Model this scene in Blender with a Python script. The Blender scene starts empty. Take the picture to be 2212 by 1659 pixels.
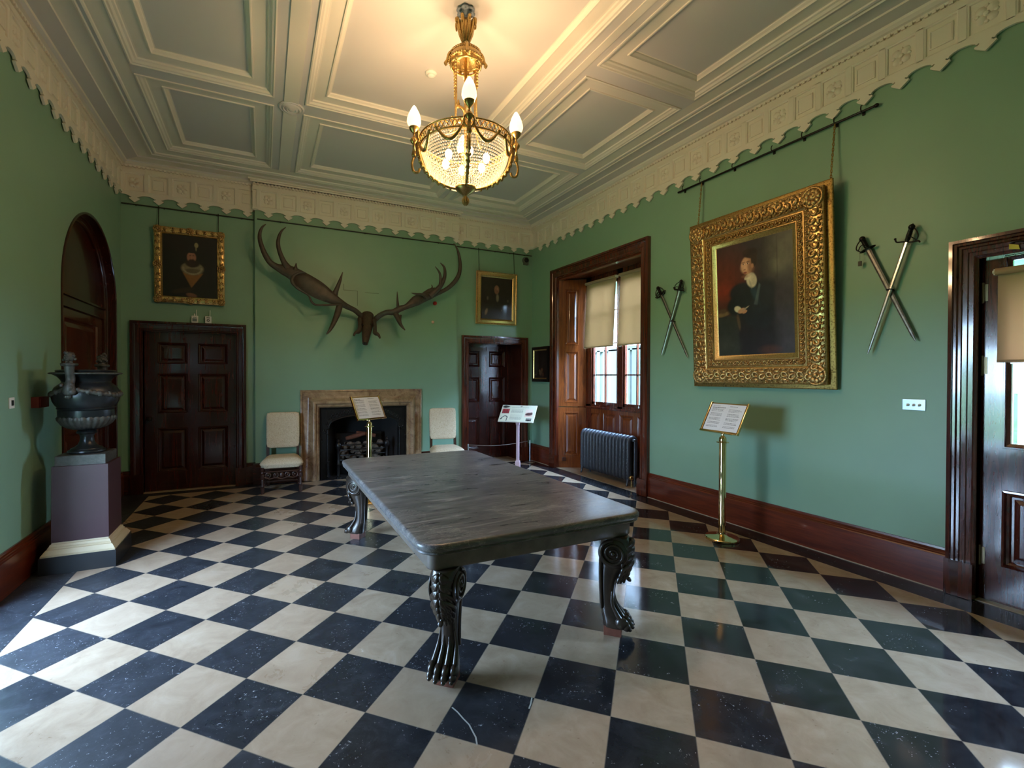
import bpy, bmesh, math, random
import numpy as np
from mathutils import Vector, Matrix
PI = math.pi
random.seed(7)
SC = bpy.context.scene
COL = SC.collection

# ------------------------------------------------------------------ camera
YAW, PITCH, ROLL = 0.4441, -0.0097, 0.0023
cam_data = bpy.data.cameras.new('camera')
cam = bpy.data.objects.new('camera', cam_data)
COL.objects.link(cam)
cam_data.sensor_fit = 'HORIZONTAL'
cam_data.sensor_width = 36.0
cam_data.lens = 1008.35 / 2212 * 36.0
cam_data.shift_x = 0.02565
cam_data.shift_y = -0.00378
cam_data.clip_start = 0.05
_f = Vector((math.sin(YAW) * math.cos(PITCH), math.cos(YAW) * math.cos(PITCH), math.sin(PITCH)))
_r = Vector((math.cos(YAW), -math.sin(YAW), 0))
_u = _r.cross(_f)
_r2 = math.cos(ROLL) * _r + math.sin(ROLL) * _u
_u2 = -math.sin(ROLL) * _r + math.cos(ROLL) * _u
cam.matrix_world = Matrix(((_r2.x, _u2.x, -_f.x, 0), (_r2.y, _u2.y, -_f.y, 0), (_r2.z, _u2.z, -_f.z, 1.6), (0, 0, 0, 1)))
SC.camera = cam

# ------------------------------------------------------------------ view, world, daylight
SC.view_settings.view_transform = 'Standard'
SC.view_settings.look = 'None'
SC.view_settings.gamma = 1.0
SC.view_settings.use_curve_mapping = False
SC.view_settings.exposure = EXPOSURE = 1.15
SC.cycles.use_denoising = True
SC.cycles.max_bounces = 10
SC.cycles.diffuse_bounces = 6
SC.cycles.glossy_bounces = 4
SC.cycles.transmission_bounces = 6
SC.cycles.transparent_max_bounces = 12
SC.cycles.sample_clamp_indirect = 8.0
SC.cycles.caustics_reflective = False
SC.cycles.caustics_refractive = False

world = bpy.data.worlds.new('sky')
SC.world = world
world.use_nodes = True
_wn = world.node_tree.nodes
_wn.clear()
_wo = _wn.new('ShaderNodeOutputWorld')
_bg = _wn.new('ShaderNodeBackground')
_tc = _wn.new('ShaderNodeTexCoord')
_sx = _wn.new('ShaderNodeSeparateXYZ')
_rp = _wn.new('ShaderNodeValToRGB')
world.node_tree.links.new(_tc.outputs['Generated'], _sx.inputs[0])
world.node_tree.links.new(_sx.outputs[2], _rp.inputs[0])
_el = _rp.color_ramp.elements
_el[0].position = 0.0
_el[0].color = (0.60, 0.83, 1.14, 1)
_el[1].position = 0.7
_el[1].color = (0.44, 0.66, 1.0, 1)
# overcast sky, made much brighter to the east to light the left wall
_mr = _wn.new('ShaderNodeMapRange')
_mr.inputs['From Min'].default_value, _mr.inputs['From Max'].default_value = -.25, .25
_mr.inputs['To Min'].default_value, _mr.inputs['To Max'].default_value = 19.0, 50.0
world.node_tree.links.new(_sx.outputs[0], _mr.inputs['Value'])
def _wmap(sock, a, b, c, d):
    m = _wn.new('ShaderNodeMapRange')
    for k, v in (('From Min', a), ('From Max', b), ('To Min', c), ('To Max', d)):
        m.inputs[k].default_value = v
    world.node_tree.links.new(sock, m.inputs['Value'])
    return m.outputs['Result']


def _wmath(op, a, b):
    m = _wn.new('ShaderNodeMath')
    m.operation = op
    for i, v in enumerate((a, b)):
        if isinstance(v, float):
            m.inputs[i].default_value = v
        else:
            world.node_tree.links.new(v, m.inputs[i])
    return m.outputs[0]


# ... and dimmed to the north-east so the window view stays unblown
_ne = _wmath('MULTIPLY', _wmap(_sx.outputs[0], -.05, .05, 0.0, 1.0), _wmap(_sx.outputs[1], .40, .62, 0.0, .91))
_st = _wmath('MULTIPLY', _mr.outputs['Result'], _wmath('SUBTRACT', 1.0, _ne))
world.node_tree.links.new(_st, _bg.inputs[1])
world.node_tree.links.new(_rp.outputs[0], _bg.inputs[0])
world.node_tree.links.new(_bg.outputs[0], _wo.inputs[0])


def portal(name, loc, rot, sx, sy):
    """A light portal in a window opening: it emits nothing, it only guides sky sampling."""
    d = bpy.data.lights.new(name, 'AREA')
    d.shape = 'RECTANGLE'
    d.size, d.size_y = sx, sy
    d.cycles.is_portal = True
    o = bpy.data.objects.new(name, d)
    o.location, o.rotation_euler = loc, rot
    COL.objects.link(o)


portal('daylight_left_window', (-2.03, 3.51, 1.6), (0, -PI / 2, 0), 3.0, 1.6)
portal('daylight_right_window', (5.16, 5.75, 2.1), (0, PI / 2, 0), 2.3, 1.6)
portal('daylight_right_door', (4.85, 0.95, 1.75), (0, PI / 2, 0), 1.4, 1.0)


def lamp(name, loc, power, color, radius):
    d = bpy.data.lights.new(name, 'POINT')
    d.energy, d.color, d.shadow_soft_size = power, color, radius
    o = bpy.data.objects.new(name, d)
    o.location = loc
    COL.objects.link(o)
    return o


# ------------------------------------------------------------------ room dimensions
XL, XR, YB, YF, ZC = -1.70, 4.61, 7.64, -0.82, 4.42
YCB = 7.555            # face of the chimney breast
CBL, CBR = -0.11, 3.03


# ------------------------------------------------------------------ mesh helpers
class MB:
    """Collects polygons; build() links them as ONE mesh object."""

    def __init__(s):
        s.v, s.f, s.m, s.cur = [], [], [], 0

    def mark(s):
        return len(s.v)

    def xf(s, mark, M):
        for i in range(mark, len(s.v)):
            s.v[i] = tuple(M @ Vector(s.v[i]))
        return s

    def face(s, idx):
        s.f.append(tuple(idx))
        s.m.append(s.cur)

    def quad(s, a, b, c, d):
        n = len(s.v)
        s.v += [tuple(a), tuple(b), tuple(c), tuple(d)]
        s.face((n, n + 1, n + 2, n + 3))
        return s

    def poly(s, pts):
        n = len(s.v)
        s.v += [tuple(p) for p in pts]
        s.face(range(n, n + len(pts)))
        return s

    def hexa(s, p):
        n = len(s.v)
        s.v += [tuple(q) for q in p]
        for q in ((0, 3, 2, 1), (4, 5, 6, 7), (0, 1, 5, 4), (1, 2, 6, 5), (2, 3, 7, 6), (3, 0, 4, 7)):
            s.face([n + k for k in q])
        return s

    def box(s, x0, y0, z0, x1, y1, z1):
        return s.hexa([(x0, y0, z0), (x1, y0, z0), (x1, y1, z0), (x0, y1, z0), (x0, y0, z1), (x1, y0, z1), (x1, y1, z1), (x0, y1, z1)])

    def loft(s, rings, caps=True, loop=True, close=False):
        n0 = len(s.v)
        k = len(rings[0])
        for r in rings:
            s.v += [tuple(p) for p in r]
        R = len(rings)
        for i in range(R if close else R - 1):
            j = (i + 1) % R
            for a in range(k if loop else k - 1):
                b = (a + 1) % k
                s.face((n0 + i * k + a, n0 + i * k + b, n0 + j * k + b, n0 + j * k + a))
        if caps and loop and not close:
            s.face([n0 + a for a in range(k)][::-1])
            s.face([n0 + (R - 1) * k + a for a in range(k)])
        return s

    def lathe(s, prof, n=24, c=(0, 0, 0), caps=True, lobes=0, amp=0.0):
        rings = []
        for r, z in prof:
            ring = []
            for a in range(n):
                t = 2 * PI * a / n
                rr = r * (1 + amp * math.cos(lobes * t)) if lobes else r
                ring.append((c[0] + rr * math.cos(t), c[1] + rr * math.sin(t), c[2] + z))
            rings.append(ring)
        return s.loft(rings, caps)

    def tube(s, pts, r, n=8, caps=True, flat=None, close=False):
        """flat=(axis, k): the cross section is squeezed by k along axis."""
        P = [Vector(p) for p in pts]
        L = len(P)
        rr = r if isinstance(r, (list, tuple)) else [r] * L
        rings, up = [], None
        for i in range(L):
            if close:
                t = P[(i + 1) % L] - P[i - 1]
            else:
                t = P[min(i + 1, L - 1)] - P[max(i - 1, 0)]
            if t.length < 1e-9:
                t = Vector((0, 0, 1))
            t.normalize()
            if up is None:
                up = Vector((0, 0, 1)) if abs(t.z) < .9 else Vector((1, 0, 0))
            a = up - t * up.dot(t)
            if a.length < 1e-6:
                a = t.orthogonal()
            a.normalize()
            up = a
            b = t.cross(a)
            ring = []
            for k in range(n):
                q = 2 * PI * k / n
                o = (a * math.cos(q) + b * math.sin(q)) * rr[i]
                if flat:
                    ax = Vector(flat[0])
                    o = o - ax * o.dot(ax) * (1 - (flat[1][i] if isinstance(flat[1], list) else flat[1]))
                ring.append(P[i] + o)
            rings.append(ring)
        return s.loft(rings, caps, True, close)

    def sphere(s, c, r, nu=12, nv=8):
        rx, ry, rz = r if isinstance(r, (list, tuple)) else (r, r, r)
        rings = []
        for j in range(nv + 1):
            p = PI * (j + .04 if j == 0 else (j - .04 if j == nv else j)) / nv
            rings.append([(c[0] + rx * math.sin(p) * math.cos(2 * PI * i / nu), c[1] + ry * math.sin(p) * math.sin(2 * PI * i / nu), c[2] - rz * math.cos(p)) for i in range(nu)])
        return s.loft(rings)

    def prism(s, pts, vec):
        v = Vector(vec)
        a = [Vector(p) for p in pts]
        return s.loft([a, [p + v for p in a]])

    def sweep(s, stations, prof, close=False, closed_prof=False, caps=False):
        """stations: (origin, dvec, hvec); profile points (d, h)."""
        rings = [[Vector(o) + Vector(d) * pd + Vector(h) * ph for pd, ph in prof] for o, d, h in stations]
        return s.loft(rings, caps and closed_prof, closed_prof, close)

    def build(s, name, mats, parent=None, smooth=None, kind=None, label=None, world=False, bevel=0):
        me = bpy.data.meshes.new(name)
        off = Vector((0, 0, 0))
        if world and parent is not None:
            q = parent
            while q is not None:
                off += q.location
                q = q.parent
        me.from_pydata([tuple(Vector(p) - off) for p in s.v], [], s.f)
        ml = mats if isinstance(mats, (list, tuple)) else [mats]
        for m in ml:
            me.materials.append(m)
        if len(ml) > 1:
            me.polygons.foreach_set('material_index', s.m)
        bm = bmesh.new()
        bm.from_mesh(me)
        bmesh.ops.recalc_face_normals(bm, faces=bm.faces)
        bm.to_mesh(me)
        bm.free()
        if smooth:
            me.polygons.foreach_set('use_smooth', [True] * len(me.polygons))
            me.set_sharp_from_angle(angle=math.radians(78 if smooth >= 50 else smooth))
        o = bpy.data.objects.new(name, me)
        COL.objects.link(o)
        if parent is not None:
            o.parent = parent
        if kind:
            o['kind'] = kind
        if label:
            o['label'] = label
        if bevel:
            b = o.modifiers.new('bevel', 'BEVEL')
            b.width, b.segments, b.limit_method = bevel, 2, 'ANGLE'
        return o


class Frame:
    """Local axes on a wall: u to the viewer's right, v up, n out of the wall into the room."""

    def __init__(s, O, U, V, N):
        s.O, s.U, s.V, s.N = Vector(O), Vector(U), Vector(V), Vector(N)

    def p(s, u, v, n=0.0):
        return s.O + s.U * u + s.V * v + s.N * n

    def rect(s, u0, v0, u1, v1):
        return [(s.p(u0, v0), s.U + s.V, s.N), (s.p(u1, v0), s.V - s.U, s.N), (s.p(u1, v1), -s.U - s.V, s.N), (s.p(u0, v1), s.U - s.V, s.N)]

    def arch(s, u0, v0, u1, v1):
        return [(s.p(u0, v0), s.U, s.N), (s.p(u0, v1), s.U - s.V, s.N), (s.p(u1, v1), -s.U - s.V, s.N), (s.p(u1, v0), -s.U, s.N)]

    def mat(s):
        M = Matrix.Identity(4)
        for i in range(3):
            M[i][0], M[i][1], M[i][2], M[i][3] = s.U[i], s.V[i], s.N[i], s.O[i]
        return M


FB = Frame((0, YB, 0), (1, 0, 0), (0, 0, 1), (0, -1, 0))        # back wall: u = X
FC = Frame((0, YCB, 0), (1, 0, 0), (0, 0, 1), (0, -1, 0))       # chimney breast
FR = Frame((XR, 0, 0), (0, -1, 0), (0, 0, 1), (-1, 0, 0))       # right wall: u = -Y
FL = Frame((XL, 0, 0), (0, 1, 0), (0, 0, 1), (1, 0, 0))         # left wall: u = Y
FCE = Frame((0, 0, ZC), (1, 0, 0), (0, 1, 0), (0, 0, -1))       # ceiling: n points down


def fbox(mb, F, u0, v0, n0, u1, v1, n1):
    mb.hexa([F.p(u0, v0, n0), F.p(u1, v0, n0), F.p(u1, v1, n0), F.p(u0, v1, n0), F.p(u0, v0, n1), F.p(u1, v0, n1), F.p(u1, v1, n1), F.p(u0, v1, n1)])


def panelled(mb, F, us, vs, cells, prof, depth, n=0.0):
    """A joined board: cells (i, j) are panels with a moulded edge, the rest is flat at n."""
    G = Frame(F.p(0, 0, n), F.U, F.V, F.N)
    for i in range(len(us) - 1):
        for j in range(len(vs) - 1):
            a, b, c, d = us[i], vs[j], us[i + 1], vs[j + 1]
            if (i, j) in cells:
                mb.sweep(G.rect(a, b, c, d), prof, close=True)
                e, h = prof[-1]
                mb.quad(G.p(a + e, b + e, h), G.p(c - e, b + e, h), G.p(c - e, d - e, h), G.p(a + e, d - e, h))
            else:
                mb.quad(G.p(a, b), G.p(c, b), G.p(c, d), G.p(a, d))
    a, b, c, d = us[0], vs[0], us[-1], vs[-1]
    for q in (((a, b), (c, b)), ((c, b), (c, d)), ((c, d), (a, d)), ((a, d), (a, b))):
        mb.quad(G.p(*q[0]), G.p(*q[1]), G.p(*q[1], -depth), G.p(*q[0], -depth))
    mb.quad(G.p(a, b, -depth), G.p(c, b, -depth), G.p(c, d, -depth), G.p(a, d, -depth))


def thing(name, label, cat, loc=(0, 0, 0), rz=0.0, group=None):
    o = bpy.data.objects.new(name, None)
    o.empty_display_size = .1
    COL.objects.link(o)
    o.location, o.rotation_euler = loc, (0, 0, rz)
    return tag(o, label, cat, group)


def tag(o, label, cat, group=None):
    o['label'], o['category'] = label, cat
    if group:
        o['group'] = group
    return o


def rebase(o, loc):
    """Move a single-mesh thing's origin to loc without moving its shape."""
    d = Vector(loc) - o.location
    for v in o.data.vertices:
        v.co -= d
    o.location = Vector(loc)
    return o


def dup(root, loc, rz, label=None, group=None):
    r = root.copy()
    COL.objects.link(r)
    r.location, r.rotation_euler = loc, (0, 0, rz)
    if label:
        r['label'] = label
    if group:
        r['group'] = group
    for ch in list(root.children):
        c = ch.copy()
        COL.objects.link(c)
        c.parent = r
        for g in ch.children:
            d = g.copy()
            COL.objects.link(d)
            d.parent = c
    return r


def arc(c, r, a0, a1, n, plane='xz', k=1.0):
    out = []
    for i in range(n + 1):
        t = a0 + (a1 - a0) * i / n
        x, z = r * math.cos(t), r * k * math.sin(t)
        out.append((c[0] + x, c[1], c[2] + z) if plane == 'xz' else ((c[0], c[1] + x, c[2] + z) if plane == 'yz' else (c[0] + x, c[1] + z, c[2])))
    return out


def spline(pts, n=8):
    """Catmull-Rom through points (any dimension)."""
    P = [np.array(p, float) for p in pts]
    out = []
    for i in range(len(P) - 1):
        a, b, c, d = P[max(i - 1, 0)], P[i], P[i + 1], P[min(i + 2, len(P) - 1)]
        for k in range(n):
            t = k / n
            out.append(tuple(.5 * ((2 * b) + (c - a) * t + (2 * a - 5 * b + 4 * c - d) * t * t + (3 * b - a - 3 * c + d) * t ** 3)))
    out.append(tuple(P[-1]))
    return out


# ------------------------------------------------------------------ materials
def srgb(r, g, b):
    f = lambda c: c / 12.92 if c <= .04045 else ((c + .055) / 1.055) ** 2.4
    return (f(r / 255), f(g / 255), f(b / 255), 1)


class NT:
    def __init__(s, name):
        s.mat = bpy.data.materials.new(name)
        s.mat.use_nodes = True
        s.t = s.mat.node_tree
        s.t.nodes.clear()
        s.out = s.n('ShaderNodeOutputMaterial')

    def n(s, typ, **kw):
        x = s.t.nodes.new(typ)
        for k, v in kw.items():
            setattr(x, k, v)
        return x

    def l(s, a, b):
        s.t.links.new(a, b)
        return s

    def bsdf(s, color=None, rough=.5, metal=0.0, coat=0.0, spec=.5):
        b = s.n('ShaderNodeBsdfPrincipled')
        if color is not None:
            b.inputs['Base Color'].default_value = color
        b.inputs['Roughness'].default_value = rough
        b.inputs['Metallic'].default_value = metal
        b.inputs['Coat Weight'].default_value = coat
        b.inputs['Coat Roughness'].default_value = .08
        b.inputs['Specular IOR Level'].default_value = spec
        s.l(b.outputs[0], s.out.inputs[0])
        return b

    def coord(s, scale=(1, 1, 1), rot=(0, 0, 0), loc=(0, 0, 0), kind='Object'):
        tc = s.n('ShaderNodeTexCoord')
        m = s.n('ShaderNodeMapping')
        m.inputs['Scale'].default_value = scale
        m.inputs['Rotation'].default_value = rot
        m.inputs['Location'].default_value = loc
        s.l(tc.outputs[kind], m.inputs[0])
        return m.outputs[0]

    def noise(s, co, scale=5, detail=4, rough=.55, dist=0.0):
        x = s.n('ShaderNodeTexNoise')
        x.inputs['Scale'].default_value = scale
        x.inputs['Detail'].default_value = detail
        x.inputs['Roughness'].default_value = rough
        x.inputs['Distortion'].default_value = dist
        s.l(co, x.inputs['Vector'])
        return x.outputs['Fac']

    def ramp(s, fac, stops):
        x = s.n('ShaderNodeValToRGB')
        e = x.color_ramp.elements
        while len(e) < len(stops):
            e.new(.5)
        for i, (p, c) in enumerate(stops):
            e[i].position = p
            e[i].color = c if len(c) == 4 else (*c, 1)
        s.l(fac, x.inputs[0])
        return x.outputs[0]

    def mix(s, fac, a, b, mode='MIX'):
        x = s.n('ShaderNodeMix', data_type='RGBA', blend_type=mode)
        for i, v in ((0, fac), (6, a), (7, b)):
            if isinstance(v, (int, float, tuple)):
                x.inputs[i].default_value = v
            else:
                s.l(v, x.inputs[i])
        return x.outputs[2]

    def math(s, op, a, b=0.0):
        x = s.n('ShaderNodeMath', operation=op)
        for i, v in ((0, a), (1, b)):
            if isinstance(v, (int, float)):
                x.inputs[i].default_value = v
            else:
                s.l(v, x.inputs[i])
        return x.outputs[0]

    def bump(s, b, height, strength=.2, dist=.01):
        x = s.n('ShaderNodeBump')
        x.inputs['Strength'].default_value = strength
        x.inputs['Distance'].default_value = dist
        s.l(height, x.inputs['Height'])
        s.l(x.outputs[0], b.inputs['Normal'])


def m_plain(name, color, rough=.5, metal=0.0, vary=.0, scale=8.0, bump=0.0, bscale=60.0, coat=0.0, spec=.5):
    t = NT(name)
    b = t.bsdf(color, rough, metal, coat, spec)
    if vary:
        co = t.coord()
        d = tuple(c * (1 - vary) for c in color[:3]) + (1,)
        e = tuple(min(1, c * (1 + vary)) for c in color[:3]) + (1,)
        t.l(t.ramp(t.noise(co, scale), [(.3, d), (.7, e)]), b.inputs['Base Color'])
    if bump:
        t.bump(b, t.noise(t.coord(), bscale, 3), bump, .006)
    return t.mat


def m_wood(name, dark, light, axis='z', rough=.25, coat=.5, scale=1.0):
    t = NT(name)
    b = t.bsdf(None, rough, 0, coat)
    st = {'x': (1.2, 14, 14), 'y': (14, 1.2, 14), 'z': (14, 14, 1.2)}[axis]
    co = t.coord(tuple(c * scale for c in st))
    a = t.noise(co, 1.4, 6, .6, 1.2)
    f = t.noise(t.coord(tuple(c * scale * 4 for c in st)), 2.5, 4, .6)
    c = t.ramp(a, [(.28, dark), (.55, tuple((x + y) / 2 for x, y in zip(dark, light))), (.78, light)])
    c = t.mix(.35, c, t.ramp(f, [(.3, (.35, .35, .35, 1)), (.75, (1, 1, 1, 1))]), 'MULTIPLY')
    t.l(c, b.inputs['Base Color'])
    t.bump(b, f, .05, .002)
    return t.mat


def m_floor():
    t = NT('marble_chequer')
    b = t.bsdf(None, .12)
    S, OX, OY = .3664, 1.469, 1.7134
    tc = t.n('ShaderNodeTexCoord')
    sp = t.n('ShaderNodeSeparateXYZ')
    t.l(tc.outputs['Object'], sp.inputs[0])
    X, Y = sp.outputs[0], sp.outputs[1]
    dx, dy = t.math('SUBTRACT', X, OX), t.math('SUBTRACT', Y, OY)
    k = 1 / (S * math.sqrt(2))
    i = t.math('MULTIPLY', t.math('ADD', dx, dy), k)
    j = t.math('MULTIPLY', t.math('SUBTRACT', dy, dx), k)
    fi, fj = t.math('FLOOR', i), t.math('FLOOR', j)
    par = t.math('PINGPONG', t.math('ADD', fi, fj), 1.0)
    par = t.math('GREATER_THAN', par, .5)
    # border of plain dark slabs round the room
    def inside(v, lo, hi):
        return t.math('MULTIPLY', t.math('GREATER_THAN', v, lo), t.math('LESS_THAN', v, hi))
    ins = t.math('MULTIPLY', inside(X, -1.372, 4.325), inside(Y, -.55, 7.44))
    white = t.math('MULTIPLY', par, ins)
    cv = t.n('ShaderNodeCombineXYZ')
    t.l(fi, cv.inputs[0])
    t.l(fj, cv.inputs[1])
    wn = t.n('ShaderNodeTexWhiteNoise')
    t.l(cv.outputs[0], wn.inputs[0])
    rnd = wn.outputs['Value']
    off = t.n('ShaderNodeVectorMath', operation='MULTIPLY_ADD')
    t.l(wn.outputs['Color'], off.inputs[0])
    off.inputs[1].default_value = (7, 7, 7)
    t.l(tc.outputs['Object'], off.inputs[2])
    co = off.outputs[0]
    n1, n2 = t.noise(co, 6, 6, .65, .6), t.noise(co, 38, 4, .6)
    wc = t.ramp(n1, [(.3, srgb(160, 137, 113)), (.55, srgb(179, 157, 132)), (.75, srgb(191, 171, 149))])
    wc = t.mix(t.math('MULTIPLY', rnd, .35), wc, srgb(156, 136, 116))
    pits = t.ramp(n2, [(.27, (.55, .5, .45, 1)), (.33, (1, 1, 1, 1))])
    wc = t.mix(.6, wc, pits, 'MULTIPLY')
    bc = t.ramp(n1, [(.35, srgb(26, 27, 30)), (.60, srgb(46, 48, 52)), (.8, srgb(78, 80, 85))])
    wear = t.math('MULTIPLY', t.math('SUBTRACT', 2.9, X), .30)
    wear = t.math('MAXIMUM', 0.0, t.math('MINIMUM', wear, 1.0))
    scf = t.ramp(t.noise(co, 9, 7, .7, .8), [(.30, srgb(34, 36, 40)), (.55, srgb(50, 53, 59)), (.78, srgb(78, 82, 90))])
    bc = t.mix(t.math('MULTIPLY', wear, .75), bc, scf)
    spk = t.noise(co, 62, 3, .75)
    spm = t.math('MULTIPLY', t.math('GREATER_THAN', spk, .65), t.math('GREATER_THAN', t.noise(co, 5, 3), t.math('SUBTRACT', .58, t.math('MULTIPLY', wear, .12))))
    bc = t.mix(t.math('MULTIPLY', spm, .75), bc, srgb(164, 168, 174))
    col = t.mix(white, bc, wc)
    # joints between tiles
    def joint(v):
        fr = t.math('FRACT', v)
        d = t.math('MINIMUM', fr, t.math('SUBTRACT', 1.0, fr))
        return t.math('LESS_THAN', d, .006)
    jm = t.math('MULTIPLY', t.math('MAXIMUM', joint(i), joint(j)), ins)
    col = t.mix(t.math('MULTIPLY', jm, .6), col, srgb(105, 98, 90))
    t.l(col, b.inputs['Base Color'])
    # worn, scuffed slabs on the window side of the room; polished ones on the far side
    ro = t.math('ADD', .07, t.math('MULTIPLY', wear, t.math('ADD', .20, t.math('MULTIPLY', rnd, .20))))
    ro = t.math('ADD', ro, t.math('MULTIPLY', t.math('SUBTRACT', n1, .45), .12))
    t.l(ro, b.inputs['Roughness'])
    hb = t.math('MULTIPLY', wear, t.noise(co, 26, 4, .6))
    t.bump(b, hb, .22, .004)
    return t.mat


def m_table_marble():
    t = NT('grey_marble')
    b = t.bsdf(None, .2)
    co = t.coord((1.3, 7, 7), (0, 0, .12))
    a = t.noise(co, 2.2, 9, .68, 1.0)
    c = t.ramp(a, [(.33, srgb(76, 76, 80)), (.45, srgb(97, 95, 98)), (.56, srgb(116, 113, 114)), (.68, srgb(156, 152, 149))])
    v = t.noise(t.coord((1.6, 5, 5), (0, 0, .3)), 2.6, 10, .72, 2.2)
    vm = t.ramp(v, [(.485, (0, 0, 0, 1)), (.50, (1, 1, 1, 1)), (.515, (0, 0, 0, 1))])
    g = t.noise(t.coord(), 1.1, 2)
    gm = t.math('MULTIPLY', vm, t.math('MULTIPLY', t.math('GREATER_THAN', g, .5), .7))
    c = t.mix(gm, c, srgb(190, 184, 176))
    f = t.noise(t.coord((1, 9, 9), (0, 0, .1)), 14, 5, .7)
    c = t.mix(.4, c, t.ramp(f, [(.3, (.72, .72, .72, 1)), (.7, (1.1, 1.1, 1.1, 1))]), 'MULTIPLY')
    t.l(c, b.inputs['Base Color'])
    t.l(t.math('ADD', .20, t.math('MULTIPLY', a, .2)), b.inputs['Roughness'])
    return t.mat


def m_gold(name, col=(.72, .44, .13, 1), rough=.34, bump=.5, scale=55.0, dark=(.16, .09, .03, 1)):
    t = NT(name)
    b = t.bsdf(col, rough, .9)
    co = t.coord()
    n = t.noise(co, scale, 4, .6)
    t.l(t.ramp(n, [(.32, dark), (.5, col)]), b.inputs['Base Color'])
    t.bump(b, n, bump, .006)
    return t.mat


def m_fabric():
    t = NT('cream_damask')
    b = t.bsdf(None, .75, spec=.2)
    co = t.coord()
    n = t.noise(co, 26, 2, .5, 2.5)
    c = t.ramp(n, [(.40, srgb(206, 188, 158)), (.47, srgb(216, 202, 175)), (.56, srgb(220, 207, 182)), (.60, srgb(198, 179, 148))])
    t.l(c, b.inputs['Base Color'])
    t.bump(b, t.noise(co, 160, 3), .25, .002)
    return t.mat


def m_mantel():
    t = NT('veined_brown_marble')
    b = t.bsdf(None, .28)
    co = t.coord()
    n = t.noise(co, 5, 8, .65, 1.5)
    c = t.ramp(n, [(.28, srgb(92, 62, 44)), (.42, srgb(140, 112, 84)), (.58, srgb(168, 140, 108)), (.72, srgb(186, 164, 134))])
    r = t.noise(t.coord((1, 1, 1), (0, 0, 0), (5, 2, 1)), 7, 6, .7, 2)
    c = t.mix(t.ramp(r, [(.58, (0, 0, 0, 1)), (.66, (.7, .7, .7, 1))]), c, srgb(98, 44, 34))
    t.l(c, b.inputs['Base Color'])
    return t.mat


def m_glass(name='window_glass', tint=(.97, .99, 1, 1)):
    t = NT(name)
    tr = t.n('ShaderNodeBsdfTransparent')
    tr.inputs[0].default_value = tint
    gl = t.n('ShaderNodeBsdfGlossy')
    gl.inputs['Roughness'].default_value = .02
    fr = t.n('ShaderNodeLayerWeight')
    fc = t.math('ADD', .04, t.math('MULTIPLY', .6, t.math('POWER', fr.outputs['Facing'], 5.0)))
    mx = t.n('ShaderNodeMixShader')
    t.l(fc, mx.inputs[0]).l(tr.outputs[0], mx.inputs[1]).l(gl.outputs[0], mx.inputs[2]).l(mx.outputs[0], t.out.inputs[0])
    return t.mat


def m_blind(name, col, tcol, trans=.5):
    t = NT(name)
    d = t.n('ShaderNodeBsdfDiffuse')
    d.inputs[0].default_value = col
    tl = t.n('ShaderNodeBsdfTranslucent')
    tl.inputs[0].default_value = tcol
    mx = t.n('ShaderNodeMixShader')
    mx.inputs[0].default_value = trans
    t.l(d.outputs[0], mx.inputs[1]).l(tl.outputs[0], mx.inputs[2]).l(mx.outputs[0], t.out.inputs[0])
    return t.mat


def m_lit(name, col, strength, base=(1, .9, .7, 1), rough=.1):
    t = NT(name)
    b = t.bsdf(base, rough)
    b.inputs['Emission Color'].default_value = col
    b.inputs['Emission Strength'].default_value = strength
    return t.mat


def m_vcol(name, rough=.5, coat=0.0, bump=0.0):
    t = NT(name)
    b = t.bsdf(None, rough, 0, coat)
    a = t.n('ShaderNodeVertexColor', layer_name='paint')
    t.l(a.outputs[0], b.inputs['Base Color'])
    if bump:
        t.bump(b, t.noise(t.coord(), 90, 4), bump, .002)
    return t.mat


W_GREEN = m_plain('sage_green_paint', srgb(131, 167, 142), .42, vary=.04, scale=1.6, bump=.03, bscale=140)
PLASTER = m_plain('white_plaster', srgb(230, 222, 208), .6, vary=.02, scale=3)
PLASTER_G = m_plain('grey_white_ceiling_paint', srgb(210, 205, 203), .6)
PLASTER_C = m_plain('cream_moulding_paint', srgb(230, 223, 211), .55)
FLOOR = m_floor()
STONE_SILL = m_plain('pale_stone', srgb(170, 152, 128), .4, vary=.12, scale=9)
MAHOG = m_wood('dark_mahogany', srgb(32, 10, 6), srgb(80, 29, 15), 'z', .26, .35)
MAHOG_H = m_wood('dark_mahogany_level_grain', srgb(34, 12, 8), srgb(84, 34, 19), 'x', .22, .6)
MAHOG_Y = m_wood('red_mahogany_skirting', srgb(72, 26, 14), srgb(128, 54, 27), 'y', .28, .5)
SHUTTER = m_wood('amber_mahogany', srgb(84, 36, 14), srgb(158, 84, 36), 'z', .25, .5)
SHUT_D = m_wood('brown_mahogany_moulding', srgb(56, 20, 10), srgb(112, 48, 24), 'z', .25, .5)
DOORGL = m_wood('polished_purple_brown_mahogany', srgb(48, 18, 14), srgb(100, 46, 34), 'z', .16, .8)
TABLE_M = m_table_marble()
LEGWOOD = m_plain('carved_dark_oak', srgb(50, 41, 34), .3, vary=.3, scale=22, coat=.4)
BLOCKW = m_plain('red_brown_block', srgb(112, 66, 52), .5, vary=.2, scale=30)
GOLD = m_gold('carved_gilt', (.56, .36, .14, 1), .38, .6, 70, (.13, .075, .028, 1))
GOLD_F = m_gold('burnished_gilt', (.74, .50, .20, 1), .3, .15, 90, (.42, .26, .09, 1))
GOLD_D = m_gold('old_bronze_gilt', (.40, .26, .08, 1), .42, .4, 70, (.12, .07, .02, 1))
CH_BRASS = m_gold('chandelier_gilt_brass', (.46, .31, .11, 1), .28, .2, 110, (.20, .125, .04, 1))
BRASS = m_plain('polished_brass', (.86, .66, .34, 1), .07, 1.0)
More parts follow.
